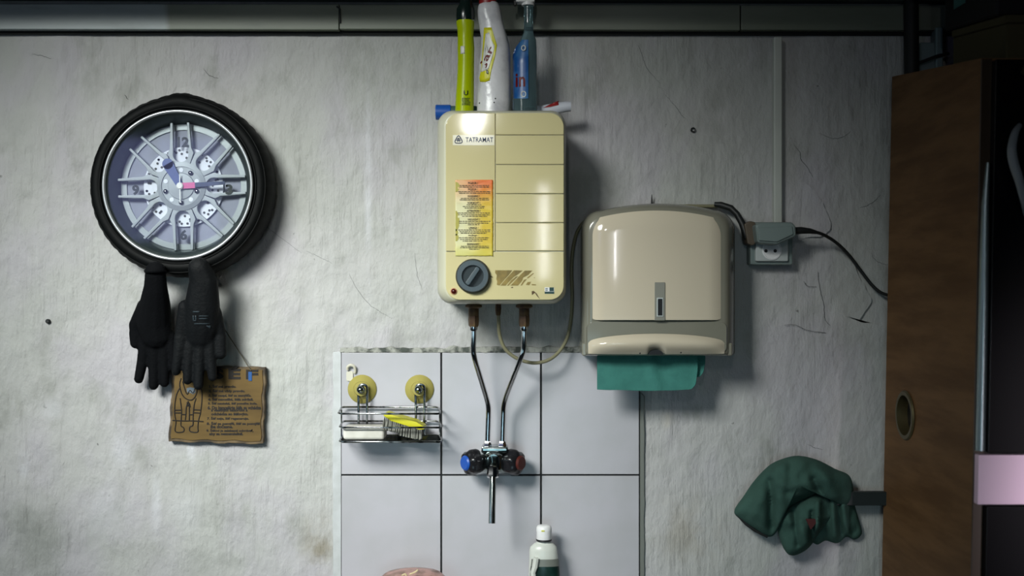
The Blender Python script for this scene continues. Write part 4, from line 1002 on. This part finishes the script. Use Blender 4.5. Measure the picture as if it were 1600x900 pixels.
for (y, r) in ((75, 4), (147, 4.5)):
    for k in range(3): obj('label_flower', ptube([(818 + r * .8 * math.cos(a + k * 2), y + r * math.sin(a + k * 2), SD + .0195) for a in (0, .8, 1.6, 2.2)], 0, .8 * S, 5), 'pale', lb3)

t4 = thing('glue_tube', stand(700, .05), 'tube with bright blue cap lying at the heater\'s top left corner', 'tube')
z4 = HT + .0155
def hx(px, d): return P(px, 0, d).x
obj('cap', lathe([(.0150, 0), (.0150, .028), (.0135, .030), (.0125, .030)], (hx(681, .05), -.05, z4), (1, 0, 0), 24), 'bluecap', t4, 40)
obj('body', lathe([(.0128, 0), (.0128, .050), (.011, .055), (.009, .085)], (hx(681, .05) + .028, -.05, z4), (1, 0, 0), 24), 'tealtube', t4, 40)
t5 = thing('paste_tube', stand(870, .07), 'white and red squeezed tube lying on the heater\'s right edge', 'tube')
q5 = []
zb = HT + .004
for (px, w, h, zc) in ((832, .012, .010, .008), (845, .012, .0095, .009), (858, .013, .0090, .012), (872, .016, .0085, .016), (884, .019, .0080, .0185), (892, .020, .0075, .019)):
    q5.append([Vector((hx(px, .075), -.075 + w * .45 * math.cos(t), zb + zc + (.4 + px / 892 * .6) * h * 1.3 * math.sin(t))) for t in [2 * PI * i / 16 for i in range(16)]])
tube5 = obj('body', loft(q5), 'tubewhite', t5, 40)
q6 = [[v + Vector((0, -.0006, .0006)) for v in s_] for s_ in q5[:4]]
decal('red_band', [(849, 168), (862, 161), (873, 157), (873, 164), (860, 167)], .083, tube5, 'red', t5, .0005, 2)
obj('cap', lathe([(.008, 0), (.008, .014), (.006, .016)], (hx(833, .075), -.075, zb + .0085), (-1, 0, 0), 16), 'black', t5, 40)

# ------------------------------------------------------------------ green cloth on a bar
bar = thing('bar', P(1350, 790, .05), 'dark metal bar between the cloth and the brown cabinet', 'bar')
obj('rail', pbox(1296, 769, 1386, 790, .030, .045, .001, 1), 'bar', bar); obj('bracket', pbox(1300, 764, 1314, 796, -.004, .031, .001, 1), 'bar', bar)
cl = thing('green_cloth', P(1247, 867, .06), 'crumpled dark green cloth hung on the bar beside the brown cabinet', 'cloth')
def drape(name, outline, centre, d0, h, mat, seed, amp=.012, fold=None, nr=26, sub=8, squash_=.6):
    o2 = [(v.x, v.z) for v in catmull([Vector((x, 0, y)) for x, y in outline], sub, True)]
    b = bmesh.new(); rings = []; n = len(o2)
    for r in range(1, nr + 1):
        t = r / nr; ring = []
        for (x, y) in o2:
            X = centre[0] + (x - centre[0]) * t; Y = centre[1] + (y - centre[1]) * t
            d = d0 + h * max(0, 1 - t ** 2.4) ** squash_
            e = min(1, (1 - t) * 5)
            d += amp * noise.noise(Vector((X * .035, Y * .022, seed))) * e + amp * .5 * noise.noise(Vector((X * .08, Y * .05, seed + 4))) * e
            if fold: d += fold(X, Y) * e
            ring.append(b.verts.new(P(X, Y, d)))
        rings.append(ring)
    c = b.verts.new(P(*centre, d0 + h + amp * noise.noise(Vector((centre[0] * .035, centre[1] * .022, seed))) + (fold(*centre) if fold else 0)))
    for i in range(n): b.faces.new((c, rings[0][i], rings[0][(i + 1) % n]))
    for a, e_ in zip(rings, rings[1:]):
        for i in range(n): b.faces.new((a[i], e_[i], e_[(i + 1) % n], a[(i + 1) % n]))
    return obj_me(name, bake(b, [('SOLIDIFY', {'thickness': .0022, 'offset': 0})]), mat, cl, 70)
def ridge(x0, y0, x1, y1, w, h):
    def f(X, Y):
        dx, dy = x1 - x0, y1 - y0; l2 = dx * dx + dy * dy; t = max(0, min(1, ((X - x0) * dx + (Y - y0) * dy) / l2))
        return h * math.exp(-((X - x0 - t * dx) ** 2 + (Y - y0 - t * dy) ** 2) / (w * w))
    return f
fA = [ridge(1203, 752, 1206, 830, 7, -.018), ridge(1190, 770, 1180, 800, 9, .008), ridge(1282, 735, 1306, 775, 8, .010), ridge(1270, 750, 1292, 785, 6, -.012), ridge(1225, 760, 1262, 752, 9, .006), ridge(1230, 770, 1280, 765, 6, -.005)]
drape('upper_fold', [(1148, 799), (1163, 775), (1179, 752), (1201, 729), (1222, 718), (1247, 713), (1276, 719), (1304, 733), (1328, 746), (1331, 778), (1320, 790), (1302, 778), (1285, 768), (1262, 777), (1238, 789), (1222, 803), (1213, 830), (1200, 838), (1178, 826), (1160, 813)], (1247, 757), .035, .055, 'cloth', 1.0, .012, lambda X, Y: sum(f(X, Y) for f in fA))
fB = [ridge(1278, 785, 1278, 830, 5, .014), ridge(1252, 815, 1262, 850, 7, .010), ridge(1268, 800, 1268, 840, 4, -.014), ridge(1225, 795, 1235, 815, 8, .006), ridge(1240, 800, 1246, 850, 5, -.008)]
drape('lower_fold', [(1212, 812), (1222, 798), (1240, 786), (1262, 775), (1282, 770), (1296, 778), (1306, 800), (1298, 812), (1280, 832), (1266, 852), (1252, 863), (1236, 867), (1226, 858), (1219, 840)], (1250, 820), .030, .045, 'cloth', 5.0, .010, lambda X, Y: sum(f(X, Y) for f in fB))
fC = [ridge(1300, 780, 1305, 840, 5, .012), ridge(1318, 790, 1325, 840, 5, .010), ridge(1310, 790, 1315, 840, 4, -.012)]
drape('rear_fold', [(1290, 760), (1312, 748), (1330, 752), (1334, 785), (1340, 808), (1346, 832), (1336, 842), (1322, 838), (1308, 848), (1290, 844), (1276, 850), (1266, 838), (1272, 810)], (1308, 800), .012, .030, 'cloth', 9.0, .010, lambda X, Y: sum(f(X, Y) for f in fC))
obj('hem', ptube([(1150, 803, .038), (1166, 819, .040), (1180, 829, .042), (1199, 839, .042)], 0, [1.5 * S, 2.4 * S, 2.6 * S, 2 * S], 8, None, 0), 'cableblack', cl)
obj('red_tag', prism([(1259, 811), (1274, 811), (1276, 817), (1267, 828)], .078, .0815, .0006, 1), 'clothred', cl)

# ------------------------------------------------------------------ brown cabinet on the right
CF = .42; CB = .03
cab = thing('cabinet', (1.15, -.21, 0), 'tall brown veneer cabinet with glossy black doors at the right edge', 'cabinet')
zt_b = P(0, 117, CB).z; zt_f = P(0, 91, CF).z
def side_x(z, d):     # left side of the cabinet: slightly out of plumb
    pb_, pf = P(1394, 117, CB), P(1378, 900, CB); qb, qf = P(1533, 92, CF), P(1516.5, 900, CF)
    xb = pb_.x + (pf.x - pb_.x) * (pb_.z - z) / (pb_.z - pf.z); xf = qb.x + (qf.x - qb.x) * (qb.z - z) / (qb.z - qf.z)
    return xb + (xf - xb) * (d - CB) / (CF - CB)
def hull(x0f, x1f, d0, d1, z0, z1f):
    b = bmesh.new(); v = []
    for xf in (x0f, x1f):
        for d in (d0, d1):
            for top in (0, 1):
                z = z1f(d) if top else z0; v.append(b.verts.new((xf(z, d), -d, z)))
    for f in ((0, 1, 3, 2), (4, 6, 7, 5), (0, 4, 5, 1), (2, 3, 7, 6), (0, 2, 6, 4), (1, 5, 7, 3)): b.faces.new([v[i] for i in f])
    bmesh.ops.recalc_face_normals(b, faces=b.faces); return b
topz = lambda d: zt_b + (zt_f - zt_b) * d / CF
sp_ = hull(side_x, lambda z, d: side_x(z, d) + .018, CB, CF, 0, topz)
# round finger hole through the side panel
dg_ = 0.0
for i in range(200):
    d = CF * i / 200; k = S * (D - d) / D; z = Z0 + k * (450 - 649)
    if 800 + side_x(z, d) / k >= 1415: dg_ = d; break
kg = S * (D - dg_) / D; gz = Z0 + kg * (450 - 649); gx = side_x(gz, dg_); gR = 39 * kg
cut = bpy.data.objects.new('cut', bpy.data.meshes.new('cut')); COL.objects.link(cut)
cb_ = lathe([(gR * .93, -.05), (gR * .93, .05)], (gx, -dg_, gz), (1, 0, 0), 40); cb_.to_mesh(cut.data); cb_.free()
sp_me = bake(sp_, [('BOOLEAN', {'object': cut, 'operation': 'DIFFERENCE', 'solver': 'EXACT'})]); bpy.data.objects.remove(cut)
obj_me('side_panel', sp_me, 'veneer', cab, 30)
obj('hole_ring', lathe([(gR * .80, -.004), (gR * .95, -.004), (gR * 1.0, -.001), (gR * .93, .001), (gR * .93, .017), (gR * .80, .017)], (gx, -dg_, gz), (1, 0, 0), 40, None, True), 'brass', cab, 40, label='dull brass ring of the finger hole')
X1 = 1.60
obj('body', hull(lambda z, d: side_x(z, d) + .0181, lambda z, d: X1, CB, CF, 0, lambda d: topz(d) - .019), 'darkbox', cab)
tp = bmesh.new(); v = []
for x_ in (0, 1):
    for d in (CB, CF):
        for dz in (-.018, 0):
            z = topz(d) + dz; v.append(tp.verts.new((side_x(z, d) + .0181 if x_ == 0 else X1, -d, z)))
for f in ((0, 1, 3, 2), (4, 6, 7, 5), (0, 4, 5, 1), (2, 3, 7, 6), (0, 2, 6, 4), (1, 5, 7, 3)): tp.faces.new([v[i] for i in f])
obj('top_panel', tp, 'veneer', cab)
def edge(px_shift): return lambda z, d: side_x(z, CF) + px_shift
obj('edge_band', hull(edge(0), edge(.016), CF, CF + .004, 0, lambda d: zt_f - .002), 'edgeband', cab)
FX = .0165
def frontbox(name, y0, y1, mat, th=.018, x0=FX, bev=0):
    za, zb_ = P(0, y1, CF).z, P(0, y0, CF).z
    b = bmesh.new(); v = []
    for xf in (0, 1):
        for d in (CF + .0005, CF + th):
            for z in (za, zb_): v.append(b.verts.new((side_x(z, CF) + x0 if xf == 0 else X1, -d, z)))
    for f in ((0, 1, 3, 2), (4, 6, 7, 5), (0, 4, 5, 1), (2, 3, 7, 6), (0, 2, 6, 4), (1, 5, 7, 3)): b.faces.new([v[i] for i in f])
    bmesh.ops.recalc_face_normals(b, faces=b.faces); bevel(b, .0015, 2)
    return obj(name, b, mat, cab)
ud = frontbox('upper_door', 96, 705, 'gloss')
frontbox('drawer_front', 708, 785, 'mauve', .019, .001)
frontbox('lower_door', 788, 1200, 'gloss')
def sx_(y): z = P(0, y, CF).z; return side_x(z, CF)
stp = tube([Vector((sx_(y) + .009 + (.003 if y < 280 else 0), -(CF + .006), P(0, y, CF).z)) for y in (255, 320, 400, 500, 600, 703)], [.003, .006, .0075, .008, .008, .008], 12)
obj('steel_profile', stp, 'steel', cab, 80, label='pale steel profile along the door edge')
k_ = lambda x, y, dd: P(x, y, CF + dd)
obj('streak_bar', tube(catmull([k_(1593, 196, .02), k_(1586, 208, .035), k_(1581, 232, .045), k_(1584, 255, .045), k_(1592, 280, .045), k_(1599, 310, .04), k_(1603, 335, .02)], 6), [.004 + .0035 * math.sin(PI * i / 36) for i in range(37)], 10), 'streakgrey', ud, 80)  # pale bar added to draw a streak of reflected light on the door
obj('yellow_spot', lathe([(.004, 0), (.005, .012), (.009, .016), (.008, .022), (.001, .024)], k_(1598, 113, .017), (0, -1, 0), 16), 'brass', ud, 60)  # knob shape added for an unidentified yellowish spot

# things standing on the cabinet and fixed above it
pp = ptube([(1424.5, 117.5, .03), (1424, 60, .03), (1423, -30, .03)], 0, 11.2 * S, 16); tag(obj('black_pipe', pp, 'darkbox', None, 60), 'thick black vertical pipe rising behind the cabinet top', 'pipe')
jb = thing('junction_box', P(1455, 104, .01), 'grey-teal box on the wall behind the cabinet top, crossed by a cable', 'box')
obj('body', pbox(1438, 66, 1472, 122, -.003, .02, .002, 1), 'jbox', jb); obj('rail', pbox(1463, 42, 1474, 112, -.003, .03, .002, 1), 'jbox', jb)
obj('cable', ptube([(1434, 99, .03), (1450, 93, .034), (1466, 87, .036), (1482, 84, .03)], 0, 2.4 * S, 8, None, 4), 'cableblack', jb)
def slanted(x0, x1, d0, d1, z0, z1, bev=.002):
    """box lying on the sloping cabinet top, z given above the top panel"""
    b = bmesh.new(); v = [b.verts.new((x, -d, topz(d) + z)) for x in (x0, x1) for d in (d0, d1) for z in (z0, z1)]
    for f in ((0, 1, 3, 2), (4, 6, 7, 5), (0, 4, 5, 1), (2, 3, 7, 6), (0, 2, 6, 4), (1, 5, 7, 3)): b.faces.new([v[i] for i in f])
    bmesh.ops.recalc_face_normals(b, faces=b.faces); return bevel(b, bev, 1)
xc = P(1489, 0, .16).x
t_ = thing('carton', (xc + .1, -.27, topz(.38)), 'flat dark brown carton lying on the cabinet', 'box')
obj('body', slanted(xc, xc + .26, .16, .38, .0008, .062), 'carton', t_); obj('lid', slanted(xc - .002, xc + .262, .158, .382, .0625, .0765), 'carton', t_)
xd = P(1476, 0, .14).x
cs = thing('black_case', (xd + .1, -.26, topz(.38) + .078), 'black case on top of the brown carton, cut off by the frame', 'case')
obj('body', slanted(xd, xd + .29, .14, .36, .0775, .24, .004), 'darkbox', cs)
zc = P(0, 12, .20).z
obj('teal_mark', box((xd - .0012, -.235, zc), (xd + .001, -.185, zc + .03)), 'tealmark', cs)

# ------------------------------------------------------------------ washbasin below, bottle and bowl on it
SZ = P(0, 984, .06).z
basin = thing('washbasin', (P(760, 0, 0).x, -.22, SZ), 'white ceramic washbasin under the tap', 'washbasin')
bx = P(745, 0, 0).x
def bs_(w, d0, d1, z, r): return [Vector((bx + (x), -(y), z)) for x, y in rrect(-w, d0, w, d1, r, 8)]
obj('bowl', loft([bs_(.16, .06, .30, SZ - .19, .05), bs_(.24, .02, .40, SZ - .13, .06), bs_(.29, .012, .44, SZ - .03, .05), bs_(.30, .010, .45, SZ, .05), bs_(.285, .12, .435, SZ, .05), bs_(.27, .13, .42, SZ - .03, .06), bs_(.22, .15, .36, SZ - .11, .06), bs_(.10, .2, .30, SZ - .13, .04)]), 'ceramic', basin, 60)
obj('pedestal', loft([bs_(.09, .06, .22, 0, .05), bs_(.08, .07, .20, .3, .05), bs_(.10, .06, .24, SZ - .17, .05)]), 'ceramic', basin, 60)
BT = .060
sb_ = thing('soap_bottle', (P(850, 0, BT).x, -BT, SZ), 'cream bottle with white cap and dark green label on the basin', 'bottle')
def squash2(prof, d, sy, n=32):
    secs = []; k = S * (D - d) / D
    for (w, y, cx) in prof:
        z = max(P(0, y, d).z, SZ + .001); secs.append([Vector((P(cx, 0, d).x + w * k * math.cos(2 * PI * i / n), -d + w * k * sy * math.sin(2 * PI * i / n), z)) for i in range(n)])
    return loft(secs)
obj('body', squash2([(21, 990, 850.5), (24, 978, 850.5), (24.8, 920, 850.5), (24.2, 890, 850.5), (22.5, 872, 849.5), (22, 860, 849), (20.5, 854, 849), (15, 849, 849.5), (10, 846, 850), (9.5, 840, 850)], BT, .62), 'shampoo', sb_, 60)
obj('cap', squash2([(10.5, 845, 850), (11.8, 842, 850), (11.6, 831, 850), (12, 829, 850), (11.8, 824, 850), (10, 821, 850), (6, 820, 850)], BT, .95), 'white', sb_, 50)
obj('cap_ring', squash2([(12.3, 844.5, 850), (12.5, 842.5, 850), (11.5, 841.5, 850)], BT, .95), 'black', sb_, 50)
obj('cap_mark', pbox(846, 829, 851, 830.6, BT + .012, BT + .0152), 'yellow', sb_)
def lb_xy(u, v): a = -1.10 + 2.45 * u; y = 872.5 + 100 * v; return 850.5 + (22.6 + 2.2 * min(1, v * 5)) * math.sin(a), y + 2.0 * math.cos(a) * (1 - v)
def lb_d(u, v): a = -1.10 + 2.45 * u; return BT + (22.6 + 2.2 * min(1, v * 5)) * S * .62 * math.cos(a) + .0012
lw = patch('label', lb_xy, lb_d, 'darkgreen', sb_, 24, 12, .0006)
patch('label_band', lambda u, v: lb_xy(u, v * .115), lambda u, v: lb_d(u, v * .115) + .0005, 'greyband', sb_, 24, 4, .0006)
obj('label_stripe', ptube([(838, 872, BT + .021), (836, 885, BT + .021), (833, 894, BT + .021), (834, 904, BT + .021)], 0, [4.5 * S, 4.5 * S, 4 * S, 4.5 * S], 8), 'shampoo', sb_)
WD = .10
bw = thing('patterned_bowl', (P(645, 0, WD).x, -WD, SZ), 'pink and brown patterned bowl turned over below the soap rack, only its top showing', 'bowl')
R_ = 62 * S; H_ = P(0, 893, WD).z - SZ
obj('body', lathe([(R_ * 1.25, .001), (R_ * 1.22, .02), (R_ * 1.12, H_ * .5), (R_ * .95, H_ * .80), (R_ * .70, H_ * .95), (R_ * .35, H_ * .995), (.001, H_)], (P(645, 0, WD).x, -WD, SZ), (0, 0, 1), 40), 'pinkbowl', bw, 60)
zz = SZ + H_
for pl in ([(640, 897.5), (646, 895), (650, 893), (653, 890)], [(628, 899), (634, 897), (636, 905)]):
    obj('cream_streak', ptube([(x, y, WD + .04) for x, y in pl], 0, .0016, 6, None, 3), 'pinkline', bw)
